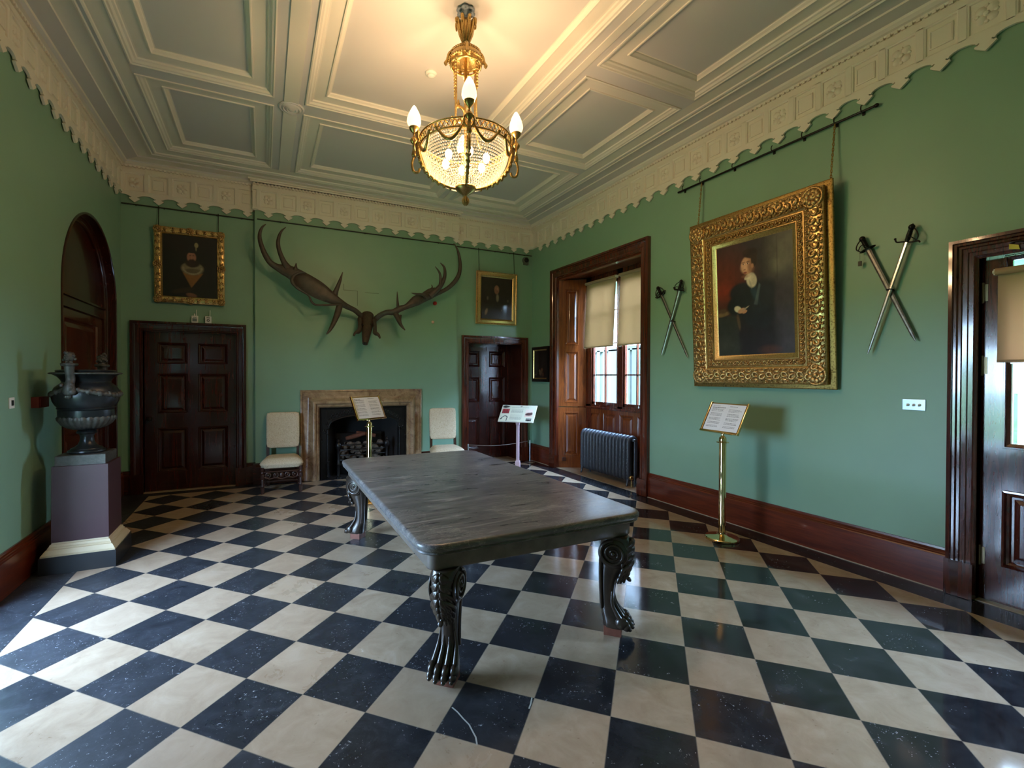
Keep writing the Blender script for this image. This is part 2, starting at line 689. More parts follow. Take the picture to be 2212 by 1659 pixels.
BRASS_S = m_plain('satin_brass', (.70, .48, .20, 1), .25, 1.0)
STEEL = m_plain('worn_sword_steel', (.42, .42, .40, 1), .32, 1.0, vary=.3, scale=30)
DARKMET = m_plain('blackened_iron', srgb(38, 36, 34), .4, .7)
BRONZE = m_plain('dark_bronze', srgb(44, 46, 48), .3, .55, vary=.35, scale=14, bump=.15, bscale=40)
BRONZE_R = m_plain('rough_dark_bronze', srgb(74, 71, 66), .5, .4, vary=.35, scale=40, bump=.3, bscale=80)
PED_RED = m_plain('maroon_paint', srgb(62, 29, 35), .5, vary=.05)
PED_STONE = m_plain('ivory_painted_moulding', srgb(196, 178, 144), .45)
PED_BLACK = m_plain('black_painted_plinth', srgb(30, 31, 34), .35)
FABRIC = m_fabric()
CHAIRW = m_plain('turned_dark_walnut', srgb(56, 32, 24), .3, vary=.25, scale=20, coat=.4)
MANTEL = m_mantel()
IRON = m_plain('cast_iron', srgb(30, 29, 29), .38, .5, vary=.2, scale=30)
SOOT = m_plain('sooty_brick', srgb(26, 24, 23), .9)
IRONBACK = m_plain('polished_iron_side', srgb(78, 84, 94), .3, .6)
COAL = m_plain('ashy_coal', srgb(88, 78, 68), .8, vary=.5, scale=30)
LOG = m_plain('rusty_log', srgb(92, 52, 36), .8, vary=.4, scale=20)
RAD = m_plain('grey_iron_paint', srgb(66, 71, 78), .38, .25, bump=.12, bscale=70)
PINK = m_plain('pale_pink_painted_wood', srgb(186, 158, 168), .45)
WHITE = m_plain('white_plastic', srgb(226, 224, 218), .35)
CREAM = m_plain('white_card', srgb(228, 228, 224), .5)
RED = m_plain('red_plastic', srgb(170, 22, 20), .3)
DULLRED = m_plain('dull_red_box', srgb(120, 34, 22), .45)
DARKPL = m_plain('dark_grey_plastic', srgb(40, 42, 42), .35)
GREYPL = m_plain('grey_plastic', srgb(96, 104, 92), .4)
CHROME = m_plain('brushed_chrome', (.55, .57, .60, 1), .28, 1.0)
ROPE = m_plain('grey_cord', srgb(130, 118, 112), .8)
GLASS = m_glass()
BLIND = m_blind('cream_roller_blind', srgb(222, 204, 172), (.33, .245, .158, 1))
BLIND_T = m_blind('tan_roller_blind', srgb(226, 198, 166), (.42, .285, .185, 1))
ANTLER = m_plain('brown_antler', srgb(68, 58, 48), .5, vary=.28, scale=16, bump=.25, bscale=50)
SKULL = m_plain('dark_skull_bone', srgb(64, 50, 38), .5, vary=.35, scale=18, bump=.2, bscale=40)
PAINT = m_vcol('oil_paint', .38, .25, .12)
PRINT = m_vcol('printed_paper', .45)
FLAME = m_lit('lit_glass_flame', (1.0, .68, .34, 1), 1.0)
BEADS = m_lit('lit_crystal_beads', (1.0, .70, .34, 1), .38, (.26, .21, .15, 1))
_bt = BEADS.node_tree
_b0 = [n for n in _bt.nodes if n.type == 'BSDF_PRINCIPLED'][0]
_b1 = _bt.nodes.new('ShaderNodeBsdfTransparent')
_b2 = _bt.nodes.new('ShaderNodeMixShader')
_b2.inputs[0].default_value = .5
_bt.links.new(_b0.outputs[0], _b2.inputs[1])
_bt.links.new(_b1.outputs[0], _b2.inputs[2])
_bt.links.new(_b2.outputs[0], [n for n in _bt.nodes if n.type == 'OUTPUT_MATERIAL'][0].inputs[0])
BULB = m_lit('lamp_bulb', (1.0, .80, .48, 1), 7.0)
SCREEN = m_plain('shade_dimmed_screen', srgb(92, 94, 92), .7)  # screen colour darkened to stand in for porch shade
COLSTONE = m_plain('white_portico_stone', srgb(214, 214, 208), .7)
LAWN = m_plain('lawn_green', srgb(84, 108, 58), .9, vary=.3, scale=3)
HEDGE = m_plain('hedge_green', srgb(40, 58, 34), .9, vary=.5, scale=6)
YELLOW = m_plain('yellow_tag', srgb(206, 190, 60), .45)
BLACKF = m_plain('black_frame_paint', srgb(22, 20, 18), .3)
FLOWERG = m_plain('blue_grey_ceiling_rose', srgb(126, 138, 152), .5)


# ------------------------------------------------------------------ floor, walls, ceiling
TOP = ZC + .15
mb = MB()
mb.box(-2.3, -1.2, -.2, 5.35, 8.4, 0)
mb.cur = 1
mb.box(4.60, 4.79, 0, 5.06, 6.80, .004)
mb.box(-1.46, 7.615, 0, -.36, 7.72, .006)
mb.box(3.29, 7.62, 0, 4.36, 8.2, .006)
mb.box(4.60, .45, 0, 4.70, 1.50, .006)
# a white vein across one dark slab
VEIN1 = [(.817, 2.086), (.829, 2.046), (.837, 1.995), (.847, 1.949), (.845, 1.906), (.844, 1.868), (.832, 1.828)]
VEIN2 = [(1.2, 1.98), (1.173, 1.946), (1.148, 1.92)]
mb.cur = 2
for pts in (VEIN1, VEIN2):
    for (xa, ya), (xb, yb) in zip(pts, pts[1:]):
        d = Vector((ya - yb, xb - xa, 0)).normalized() * .0035
        mb.quad((xa + d.x, ya + d.y, .0006), (xa - d.x, ya - d.y, .0006), (xb - d.x, yb - d.y, .0006), (xb + d.x, yb + d.y, .0006))
mb.build('floor', [FLOOR, STONE_SILL, m_plain('white_vein', srgb(176, 176, 172), .3)], kind='structure')

mb = MB()
for y0, y1, z0 in ((YF - .3, .45, 0), (.45, 1.50, 2.445), (1.50, 4.79, 0), (4.79, 6.80, 3.29), (6.80, 8.4, 0)):
    mb.box(XR, y0, z0, 5.2, y1, TOP)
mb.build('wall_right', W_GREEN, kind='structure')

mb = MB()
for x0, x1, z0 in ((-2.0, -1.46, 0), (-1.46, -.36, 2.19), (-.36, CBL, 0), (CBR, 3.29, 0), (3.29, 4.36, 2.185), (4.36, 5.2, 0)):
    mb.box(x0, YB, z0, x1, 8.3, TOP)
for x0, x1, z0 in ((CBL, .74, 0), (.74, 2.14, 1.16), (2.14, CBR, 0)):
    mb.box(x0, YCB, z0, x1, 8.3, TOP)
mb.box(.74, 8.06, 0, 2.14, 8.3, 1.16)
mb.box(-1.46, 7.82, 0, -.36, 8.3, 2.19)
mb.box(3.29, 8.20, 0, 4.36, 8.3, 2.185)
mb.build('wall_back', W_GREEN, kind='structure')

mb = MB()
AC, AR, AZ = 6.515, .885, 2.45
for y0, y1, z0, z1 in ((YF - .3, 2.74, 0, TOP), (2.74, 4.28, 0, .10), (2.74, 4.28, 3.15, TOP), (4.28, AC - AR, 0, TOP), (AC + AR, 8.3, 0, TOP)):
    mb.box(-2.0, y0, z0, XL, y1, z1)
N = 28
for i in range(N):
    a, b = PI - PI * i / N, PI - PI * (i + 1) / N
    ya, za, yb, zb = AC + AR * math.cos(a), AZ + AR * math.sin(a), AC + AR * math.cos(b), AZ + AR * math.sin(b)
    mb.hexa([(-2, ya, za), (XL, ya, za), (XL, yb, zb), (-2, yb, zb), (-2, ya, TOP), (XL, ya, TOP), (XL, yb, TOP), (-2, yb, TOP)])
mb.build('wall_left', W_GREEN, kind='structure')

mb = MB()
mb.box(-2.0, YF - .3, 0, 5.2, YF, TOP)
mb.build('wall_front', W_GREEN, kind='structure')

# ceiling: perimeter mouldings, beams and sunk coffers
mb = MB()
mb.sweep(FCE.rect(XL, YF, XR, YB), [(0, .06), (.03, .06), (.035, .045), (.06, .04), (.085, .02), (.09, 0), (.235, 0), (.24, -.014), (.40, -.014), (.405, .012), (.42, .018), (.428, .006), (.455, .006), (.46, .018), (.475, .012), (.48, 0), (.60, 0)], close=True)
coffers = []
for xs, rows in (((-1.09, .105), ((5.38, 7.02), (3.58, 5.225), (1.62, 3.42), (-.2, 1.46))),
                 ((.395, 2.505), ((5.43, 7.02), (1.60, 5.225), (-.2, 1.40))),
                 ((2.74, 3.98), ((5.355, 7.02), (3.58, 5.20), (1.62, 3.42), (-.2, 1.46)))):
    for ys in rows:
        coffers.append((xs[0], ys[0], xs[1], ys[1]))
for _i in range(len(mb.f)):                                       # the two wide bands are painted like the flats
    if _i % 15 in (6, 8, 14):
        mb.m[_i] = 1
bx = sorted({-1.10, 4.01} | {c[0] for c in coffers} | {c[2] for c in coffers})
by = sorted({-.22, 7.04} | {c[1] for c in coffers} | {c[3] for c in coffers})
for i in range(len(bx) - 1):
    for j in range(len(by) - 1):
        mx, my = (bx[i] + bx[i + 1]) / 2, (by[j] + by[j + 1]) / 2
        if not any(c[0] < mx < c[2] and c[1] < my < c[3] for c in coffers):
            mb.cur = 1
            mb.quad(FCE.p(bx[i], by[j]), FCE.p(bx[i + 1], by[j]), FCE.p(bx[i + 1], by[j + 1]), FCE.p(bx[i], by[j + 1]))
CP = [(0, 0), (0, .010), (.012, .012), (.02, .004), (.035, .001), (.05, -.014), (.066, -.020), (.072, -.032), (.085, -.034), (.185, -.034), (.187, -.024), (.198, -.023), (.206, -.036), (.222, -.050), (.226, -.058), (.236, -.060)]
for c in coffers:
    mb.cur = 0
    mb.sweep(FCE.rect(*c), CP, close=True)
    e, h = CP[-1]
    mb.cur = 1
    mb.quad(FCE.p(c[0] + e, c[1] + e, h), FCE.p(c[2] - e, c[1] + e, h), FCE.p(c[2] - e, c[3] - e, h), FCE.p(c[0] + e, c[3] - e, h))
# fillets along the two long beams
mb.cur = 0
for x0, x1 in ((.195, .335), (2.592, 2.665)):
    fbox(mb, FCE, x0, -.22, 0, x1, 7.03, .010)
mb.box(-2, YF - .3, ZC + .12, 5.2, 8.3, ZC + .2)
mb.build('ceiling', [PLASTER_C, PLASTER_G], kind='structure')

# plaster bosses at the beam crossing
mb = MB()
for bxx, byy in ((.27, 5.35),):
    mb.lathe([(.125, .012), (.125, -.006), (.115, -.016), (.10, -.012), (.092, -.020), (.08, -.026), (.07, -.018), (.06, -.026), (.045, -.032), (.036, -.024), (.026, -.032), (.012, -.036)], 40, (bxx, byy, ZC))
b_ = mb.build('ceiling_boss', PLASTER_G, smooth=35)
rebase(b_, (.27, 5.35, ZC))
tag(b_, 'round ringed plaster boss where two ceiling beams cross', 'ceiling boss')


# ------------------------------------------------------------------ cornice: frieze of square boxes with a scalloped fringe
def frieze(mb, F, u0, u1, centres, p, dentil=True):
    centres = sorted(centres)
    fbox(mb, F, u0, 3.99, 0, u1, 4.40, .012)
    fbox(mb, F, u0, 4.00, .012, u1, 4.035, .032)
    fbox(mb, F, u0, 4.275, .012, u1, 4.315, .032)
    fbox(mb, F, u0, 4.315, .012, u1, 4.345, .022)
    if dentil:
        fbox(mb, F, u0, 4.378, .012, u1, 4.40, .05)
        n = int((u1 - u0) / .047)
        for i in range(n):
            a = u0 + (i + .25) * (u1 - u0) / n
            fbox(mb, F, a, 4.347, .012, a + .024, 4.378, .036)
    for k, c in enumerate(centres):
        for s in ((-1, 1) if k == len(centres) - 1 else (-1,)):
            a = c + s * p / 2
            l, r = max(u0, a - .022), min(u1, a + .022)
            if r > l:
                fbox(mb, F, l, 4.03, .012, r, 4.28, .032)
        w = p / 2 - .022
        if c - w > u0 and c + w < u1:
            mb.sweep(F.rect(c - w, 4.035, c + w, 4.275), [(0, .032), (.006, .026), (.012, .024), (.016, .012)], close=True)
        if k % 2:
            mb.sweep(F.rect(c - .068, 4.085, c + .068, 4.225), [(0, .012), (0, .022), (.008, .026), (.012, .020)], close=True)
            mb.quad(F.p(c - .056, 4.097, .02), F.p(c + .056, 4.097, .02), F.p(c + .056, 4.213, .02), F.p(c - .056, 4.213, .02))
        else:
            M = F.mat()
            m0 = mb.mark()
            for q in range(4):
                a = PI / 4 + q * PI / 2
                mb.sphere((c + .042 * math.cos(a), 4.155 + .046 * math.sin(a), .014), (.032, .032, .014), 7, 4)
                b = q * PI / 2
                mb.sphere((c + .05 * math.cos(b), 4.155 + .055 * math.sin(b), .014), (.016, .016, .012), 6, 4)
            mb.sphere((c, 4.155, .018), (.02, .02, .014), 7, 4)
            mb.xf(m0, M)
        h = p / 2
        pts = [(-h, 4.0), (-h, 3.985), (-h * .8, 3.984), (-h * .6, 3.978), (-.052, 3.966), (-.050, 3.957), (-.040, 3.957), (-.036, 3.963), (-.030, 3.957), (-.040, 3.946), (-.054, 3.946), (-.058, 3.936), (-.046, 3.925), (0, 3.89)]
        pts = [q for q in pts if u0 <= c + q[0] <= u1 or True]
        full = pts + [(-x, z) for x, z in pts[-2::-1]]
        mb.prism([F.p(min(max(c + x, u0), u1), z, .012) for x, z in full], F.N * .020)


mb = MB()
frieze(mb, FR, -YB, -YF, [-1.475 - .2435 * k for k in range(-9, 26) if YF + .1 < 1.475 + .2435 * k < YB - .1], .2435)
mb.build('trim_1', PLASTER, kind='structure', smooth=40)
mb = MB()
frieze(mb, FL, YF, YB, [4.496 + .2395 * k for k in range(-21, 13)], .2395)
mb.build('trim_2', PLASTER, kind='structure', smooth=40)
mb = MB()
frieze(mb, FB, XL, CBL - .03, [-1.543 + .267 * k for k in range(6)], .267)
frieze(mb, FC, CBL - .03, CBR + .03, [.068 + .268 * k for k in range(-1, 12) if CBL < .068 + .268 * k < CBR], .268)
frieze(mb, FB, CBR + .03, XR, [3.128 + .267 * k for k in range(6)], .267)
fbox(mb, FB, CBL - .03, 3.99, 0, CBR + .03, 4.40, .085)
fbox(mb, FB, CBL - .06, 4.378, 0, CBR + .06, 4.405, .145)
fbox(mb, FB, CBL - .085, 4.40, 0, CBR + .085, 4.425, .17)
mb.build('trim_3', PLASTER, kind='structure', smooth=40)

# ------------------------------------------------------------------ skirting boards
BP = [(0, .318), (.012, .318), (.014, .302), (.022, .296), (.020, .284), (.026, .278), (.024, .268), (.030, .260), (.030, .004), (0, .004)]


def skirting(mb, F, u0, u1):
    mb.sweep([(F.p(u0, 0), F.N, F.V), (F.p(u1, 0), F.N, F.V)], BP, closed_prof=True, caps=True)


mb = MB()
skirting(mb, FR, -4.64, -1.645)
skirting(mb, FR, -7.64, -6.95)
skirting(mb, FR, -.31, -YF)
mb.cur = 1
for a, b in ((-4.64, -1.645), (-7.64, -6.95)):
    fbox(mb, FR, a, 0, 0, b, .006, .040)
mb.build('baseboard_right', [MAHOG_Y, STONE_SILL], kind='structure')
mb = MB()
skirting(mb, FL, YF, 2.74)
skirting(mb, FL, 4.28, AC - AR - .01)
skirting(mb, FL, AC + AR + .01, YB)
mb.build('baseboard_left', MAHOG_Y, kind='structure')
mb = MB()
skirting(mb, FB, XL, -1.60)
skirting(mb, FB, -.225, CBL)
skirting(mb, FC, CBL, .48)
skirting(mb, FC, 2.37, CBR)
skirting(mb, FB, CBR, 3.155)
skirting(mb, FB, 4.50, XR)
fbox(mb, Frame((CBL, 0, 0), (0, 1, 0), (0, 0, 1), (-1, 0, 0)), 7.53, 0, 0, 7.64, .31, .03)
mb.build('baseboard_back', MAHOG_H, kind='structure')

# ------------------------------------------------------------------ doors
ARP = [(0, 0), (0, .048), (.028, .050), (.034, .036), (.046, .034), (.056, .026), (.098, .022), (.106, .030), (.120, .030), (.130, .016), (.135, .016), (.135, 0)]
PNL = [(0, 0), (.006, -.004), (.014, .004), (.024, -.002), (.030, -.014), (.038, -.018), (.046, -.018), (.072, -.004), (.076, -.003)]


def architrave(F, u0, u1, v1, mat, parent, plinth=.26):
    mb = MB()
    mb.sweep(F.arch(u0, plinth, u1, v1), ARP, closed_prof=True, caps=True)
    for a, b in ((u0 - .005, u0 + .14), (u1 - .14, u1 + .005)):
        fbox(mb, F, a, 0.004, 0, b, plinth, .055)
    return mb.build('architrave', mat, parent, smooth=30)


def door_handle(F, u, v, n, parent):
    mb = MB()
    m0 = mb.mark()
    mb.lathe([(.03, 0), (.03, .006), (.012, .01), (.01, .035), (.022, .042), (.030, .058), (.024, .072), (.01, .078)], 16)
    mb.xf(m0, Frame(F.p(u, v, n), F.U, F.V, F.N).mat())
    return mb.build('door_handle', DARKMET, parent, smooth=40)


# door_1: six-panel door left of the chimney breast
d1 = MB()
panelled(d1, FB, [-1.46, -1.315, -.96, -.838, -.468, -.36], [.008, .26, .868, 1.07, 1.618, 1.752, 2.045, 2.19], {(i, j) for i in (1, 3) for j in (1, 3, 5)}, PNL, .05, n=-.06)
d1 = d1.build('door_1', MAHOG, kind='structure')
mb = MB()
fbox(mb, FB, -1.475, 0.004, -.11, -1.46, 2.20, 0)
fbox(mb, FB, -.36, 0.004, -.11, -.345, 2.20, 0)
fbox(mb, FB, -1.475, 2.185, -.11, -.345, 2.20, 0)
mb.build('door_jamb', MAHOG, d1)
architrave(FB, -1.598, -.228, 2.323, MAHOG, d1)
door_handle(FB, -1.395, 1.0, -.06, d1)

# door_2: set at the back of a deep reveal, right of the chimney breast
d2 = MB()
panelled(d2, FB, [3.29, 3.385, 3.735, 3.935, 4.275, 4.36], [.008, .20, .807, 1.086, 1.568, 1.765, 2.07, 2.185], {(i, j) for i in (1, 3) for j in (1, 3, 5)}, PNL, .05, n=-.49)
d2 = d2.build('door_2', MAHOG, kind='structure')
mb = MB()
fbox(mb, FB, 3.275, 0.004, -.54, 3.292, 2.19, 0)
fbox(mb, FB, 4.358, 0.004, -.54, 4.375, 2.19, 0)
fbox(mb, FB, 3.275, 2.175, -.54, 4.375, 2.19, 0)
mb.build('door_jamb', MAHOG, d2)
architrave(FB, 3.157, 4.497, 2.312, SHUT_D, d2)
door_handle(FB, 3.34, .98, -.49, d2)

# door_3: glazed door on the right
d3 = MB()
G3 = Frame(FR.p(0, 0, -.05), FR.U, FR.V, FR.N)
panelled(d3, G3, [-1.50, -1.39, -.56, -.45], [.01, .27, .81], {(1, 1)}, [(0, 0), (.004, .010), (.016, .012), (.024, -.004), (.036, -.010), (.044, -.022), (.056, -.022), (.085, -.002), (.09, 0)], .05)
fbox(d3, G3, -1.50, .81, -.05, -1.39, 2.44, 0)
fbox(d3, G3, -.56, .81, -.05, -.45, 2.44, 0)
fbox(d3, G3, -1.39, .81, -.05, -.56, 1.10, 0)
d3 = d3.build('door_3', DOORGL, kind='structure')
mb = MB()
mb.sweep(G3.rect(-1.39, 1.10, -.56, 2.442), [(0, 0), (.004, .010), (.012, .010), (.016, -.004), (.036, -.012), (.036, -.035)], close=True)
fbox(mb, G3, -1.39, 1.69, -.04, -.56, 1.725, -.010)
fbox(mb, G3, -.99, 1.10, -.04, -.965, 2.42, -.012)
mb.build('glazing_bars', DOORGL, d3)
mb = MB()
fbox(mb, G3, -1.36, 1.13, -.030, -.59, 2.42, -.026)
mb.build('glass', GLASS, d3)
mb = MB()
fbox(mb, FR, -1.515, .004, -.25, -1.50, 2.455, 0)
fbox(mb, FR, -.45, .004, -.25, -.435, 2.455, 0)
fbox(mb, FR, -1.515, 2.44, -.25, -.435, 2.455, 0)
mb.build('door_jamb', DOORGL, d3)
mb = MB()
mb.sweep(FR.arch(-1.648, .26, -.302, 2.588), [(0, 0), (0, .055), (.022, .058), (.028, .046), (.042, .046), (.05, .034), (.064, .034), (.070, .026), (.094, .024), (.100, .018), (.124, .016), (.130, .022), (.140, .018), (.148, .010), (.148, 0)], closed_prof=True, caps=True)
for a, b in ((-1.655, -1.50), (-.45, -.295)):
    fbox(mb, FR, a, .004, 0, b, .26, .062)
mb.build('architrave', DOORGL, d3, smooth=30)
HINGE = m_plain('dark_brass_hinge', (.20, .15, .09, 1), .35, .9)
for z in (2.20, 1.68, .32):
    mb = MB()
    c = G3.p(-1.497, z, .004)
    mb.lathe([(.004, -.075), (.010, -.070), (.010, .070), (.004, .075)], 10, c)
    fbox(mb, G3, -1.494, z - .06, 0, -1.47, z + .06, .003)
    mb.build('hinge', HINGE, d3, smooth=40)

# door_4: round-headed panelled opening in the left wall
d4 = MB()
G4 = Frame(FL.p(0, 0, -.12), FL.U, FL.V, FL.N)
panelled(d4, G4, [5.60, 6.06, 7.14, 7.43], [0, .28, 1.0, 1.14, 2.20, 2.30], {(1, 1), (1, 3)}, [(0, 0), (.006, .008), (.02, .008), (.03, -.008), (.045, -.016), (.055, -.016), (.10, 0), (.105, .001)], .03)
lun = MB()
lun.poly([G4.p(5.60, 2.30)] + [G4.p(AC + .90 * math.cos(PI - PI * i / 24), AZ + .90 * math.sin(PI - PI * i / 24)) for i in range(25)] + [G4.p(7.43, 2.30)])
d4 = d4.build('door_4', SHUT_D, kind='structure')
mb = MB()
fbox(mb, G4, 5.60, 2.30, -.01, 7.42, 2.42, .020)
fbox(mb, G4, 5.60, 2.405, -.01, 7.42, 2.425, .040)
fbox(mb, G4, 5.60, 2.29, -.01, 7.42, 2.305, .030)
mb.build('transom', MAHOG, d4)
lun.build('lunette_panel', MAHOG, d4)
st = [(FL.p(AC - AR, .004), FL.U, FL.N)]
st += [(FL.p(AC + AR * math.cos(PI - PI * i / 32), AZ + AR * math.sin(PI - PI * i / 32)), FL.U * -math.cos(PI - PI * i / 32) - FL.V * math.sin(PI - PI * i / 32), FL.N) for i in range(33)]
st += [(FL.p(AC + AR, .004), -FL.U, FL.N)]
mb = MB()
mb.sweep(st, [(-.012, -.01), (-.012, .012), (.006, .014), (.014, .004), (.016, -.07), (.030, -.072), (.034, -.085), (.060, -.088), (.066, -.096), (.085, -.100), (.088, -.125)])
mb.build('arch_lining', MAHOG, d4, smooth=30)

# ------------------------------------------------------------------ window_1 on the right, in a splayed reveal
WX = 5.06
GW = Frame((WX, 0, 0), (0, -1, 0), (0, 0, 1), (-1, 0, 0))
w1 = MB()
for a, b, c, d in ((-6.58, 1.06, -4.98, 1.12), (-6.58, 3.14, -4.98, 3.29), (-6.82, .01, -6.42, 3.30), (-5.775, 1.06, -5.655, 3.29), (-5.09, .01, -4.77, 3.30)):
    fbox(w1, GW, a, b, -.06, c, d, .012)
w1 = w1.build('window_1', SHUT_D, kind='structure', bevel=.006)
for a, b in ((-6.42, -5.775), (-5.655, -5.09)):
    mb = MB()
    fbox(mb, GW, a, 1.12, -.05, a + .035, 3.14, -.008)
    fbox(mb, GW, b - .035, 1.12, -.05, b, 3.14, -.008)
    fbox(mb, GW, a, 1.12, -.05, b, 1.165, -.008)
    fbox(mb, GW, a, 3.10, -.05, b, 3.14, -.008)
    c = (a + b) / 2
    fbox(mb, GW, c - .009, 1.16, -.045, c + .009, 3.12, -.015)
    for z in (1.615, 2.13, 2.66):
        fbox(mb, GW, a + .03, z - .010, -.045, b - .03, z + .010, -.016)
    mb.build('window_sash', SHUT_D, w1)
    mb = MB()
    fbox(mb, GW, a + .03, 1.16, -.032, b - .03, 3.11, -.028)
    mb.build('window_pane', GLASS, w1)
mb = MB()
fbox(mb, GW, -6.60, 1.045, -.02, -4.96, 1.085, .040)
mb.build('window_sill', SHUT_D, w1, bevel=.008)
# panelling under the sill
mb = MB()
us = [-6.58]
cells = set()
for k, (a, b) in enumerate(((-6.50, -6.20), (-6.11, -5.81), (-5.72, -5.42), (-5.33, -5.06))):
    us += [a, b]
    cells.add((2 * k + 1, 1))
us += [-4.98]
panelled(mb, Frame(GW.p(0, 0, .008), GW.U, GW.V, GW.N), us, [.006, .30, .985, 1.05], cells, PNL, .05)
mb.build('dado_panel', SHUTTER, w1)
# splayed shutter cases both sides
for s, (ya, yb) in ((1, (6.80, 6.565)), (-1, (4.79, 4.995))):
    A, B = Vector((4.63, ya, 0)), Vector((WX - .01, yb, 0))
    d = (B - A)
    ln = d.length
    U = d.normalized()
    Nn = Vector((U.y, -U.x, 0))
    if Nn.y * s > 0:
        Nn = -Nn
    F = Frame(A, U, (0, 0, 1), Nn)
    pn = [(0, 0), (.006, .006), (.02, .006), (.03, -.010), (.045, -.014), (.075, 0), (.08, .001)]
    mb = MB()
    panelled(mb, F, [0, .115, .355, ln], [1.065, 1.13, 2.03, 2.13, 3.10, 3.27], {(1, 1), (1, 3)}, pn, .03)
    mb.build('shutter', SHUTTER, w1)
    mb = MB()
    panelled(mb, F, [0, .10, .36, ln], [.006, .22, .975, 1.055], {(1, 1)}, pn, .03, n=.006)
    if s > 0:
        fbox(mb, F, .02, .09, .006, .085, .155, .012)
    mb.build('shutter_plinth', SHUTTER, w1)
mb = MB()
mb.quad((4.62, 4.79, 3.285), (4.62, 6.80, 3.285), (WX, 6.56, 3.285), (WX, 4.99, 3.285))
fbox(mb, FR, -6.80, 3.255, -.10, -4.79, 3.285, -.02)
mb.build('window_soffit', MAHOG_Y, w1)
mb = MB()
mb.sweep(FR.arch(-6.955, .22, -4.635, 3.44), [(0, 0), (0, .055), (.03, .06), (.036, .045), (.05, .042), (.06, .03), (.11, .026), (.12, .036), (.14, .036), (.15, .02), (.165, .015), (.165, -.03)], closed_prof=True, caps=True)
for a, b in ((-6.96, -6.785), (-4.805, -4.63)):
    fbox(mb, FR, a, .004, -.03, b, .22, .066)
mb.build('architrave', SHUT_D, w1, smooth=30)

# ------------------------------------------------------------------ window_2: tall glazed opening in the left wall just outside the frame (it lights the room)
GL = Frame((-1.92, 0, 0), (0, 1, 0), (0, 0, 1), (1, 0, 0))
w2 = MB()
for a, b, c, d in ((2.74, .10, 4.28, .19), (2.74, 3.07, 4.28, 3.15), (2.74, .10, 2.82, 3.15), (4.20, .10, 4.28, 3.15), (3.48, .10, 3.54, 3.15)):
    fbox(w2, GL, a, b, -.06, c, d, .02)
w2 = w2.build('window_2', SHUT_D, kind='structure')
mb = MB()
for z in (.70, 1.31, 1.92, 2.5):
    fbox(mb, GL, 2.82, z - .012, -.04, 4.20, z + .012, -.01)
mb.build('glazing_bars', SHUT_D, w2)
mb = MB()
fbox(mb, GL, 2.82, .19, -.028, 4.20, 3.07, -.024)
mb.build('window_pane', GLASS, w2)

# ------------------------------------------------------------------ what stands outside
mb = MB()
mb.box(5.2, -12, -.6, 60, 40, -.25)
mb.box(-60, -30, -.6, -2.0, 40, -.25)
mb.build('ground_outside', LAWN, kind='structure')
mb = MB()
S_ = 6.6 / 5.45
for a, b in ((6.84, 6.89), (6.69, 6.77), (6.55, 6.575), (6.12, 6.46), (5.93, 5.97), (5.45, 5.88)):
    mb.box(6.60, a * S_, -.25, 6.70, b * S_, 2.15)
mb.box(6.60, 6.6, 2.12, 6.70, 8.6, 2.20)
mb.box(5.20, 6.9, 3.55, 7.6, 9.6, 3.8)  # unseen roof slab added to shade the screens
mb.build('screen_and_shade_roof', SCREEN, kind='structure')
mb = MB()
mb.box(11, -8, -.25, 13, 7, 4.2)
o = rebase(mb.build('garden_hedge', HEDGE), (12, 1.5, -.25))
tag(o, 'dark green garden hedge seen through the glass of the right door', 'hedge')
for k, y in enumerate((2.19, 2.085)):
    mb = MB()
    mb.box(7.46, y - .025, -.25, 7.54, y + .025, 3.0)
    mb.box(7.43, y - .035, -.25, 7.57, y + .035, -.10)
    o = rebase(mb.build('porch_post', COLSTONE), (7.5, y, -.25))
    tag(o, 'white porch post outside the right door, %s of two' % ('left' if k == 0 else 'right'), 'post', 'porch posts')


# ------------------------------------------------------------------ marble-topped table on carved paw legs
TX0, TX1, TY0, TY1, TZ = .69, 2.13, 2.16, 4.82, .765
tb = thing('marble_table', 'long grey veined marble table on four carved lion-paw legs', 'table', (1.41, 3.49, 0))


def rounded(x0, y0, x1, y1, r, z, n=7):
    out = []
    for cx_, cy_, a0 in ((x1 - r, y0 + r, -PI / 2), (x1 - r, y1 - r, 0), (x0 + r, y1 - r, PI / 2), (x0 + r, y0 + r, PI)):
        for i in range(n + 1):
            t = a0 + PI / 2 * i / n
            out.append((cx_ + r * math.cos(t), cy_ + r * math.sin(t), z))
    return out


mb = MB()
rings = []
for d, z in ((.03, TZ - .058), (.012, TZ - .056), (.006, TZ - .050), (.010, TZ - .043), (.016, TZ - .042), (.006, TZ - .040), (0, TZ - .030), (0, TZ - .016), (.004, TZ - .006), (.012, TZ - .001), (.020, TZ)):
    rings.append(rounded(TX0 + d, TY0 + d, TX1 - d, TY1 - d, .115 - d * .6, z))
mb.loft(rings)
mb.build('tabletop', TABLE_M, tb, smooth=40, world=True)
mb = MB()
a0, a1, b0, b1 = TX0 + .058, TX1 - .058, TY0 + .058, TY1 - .058
rings = [rounded(a0 + d, b0 + d, a1 - d, b1 - d, .05, z, 4) for d, z in ((.012, .612), (.004, .616), (0, .625), (0, .69), (-.012, .70), (-.012, .709))]
mb.loft(rings)
mb.build('apron', m_plain('dark_table_apron', srgb(116, 108, 102), .3, vary=.25, scale=12), tb, smooth=40, world=True)


def spiral(c, r0, r1, turns, y, n=40, sgn=1):
    out = []
    for i in range(n + 1):
        t = i / n
        a = PI / 2 + sgn * turns * 2 * PI * t
        r = r0 + (r1 - r0) * t
        out.append((c[0] + r * math.cos(a), y, c[1] + r * math.sin(a)))
    return out


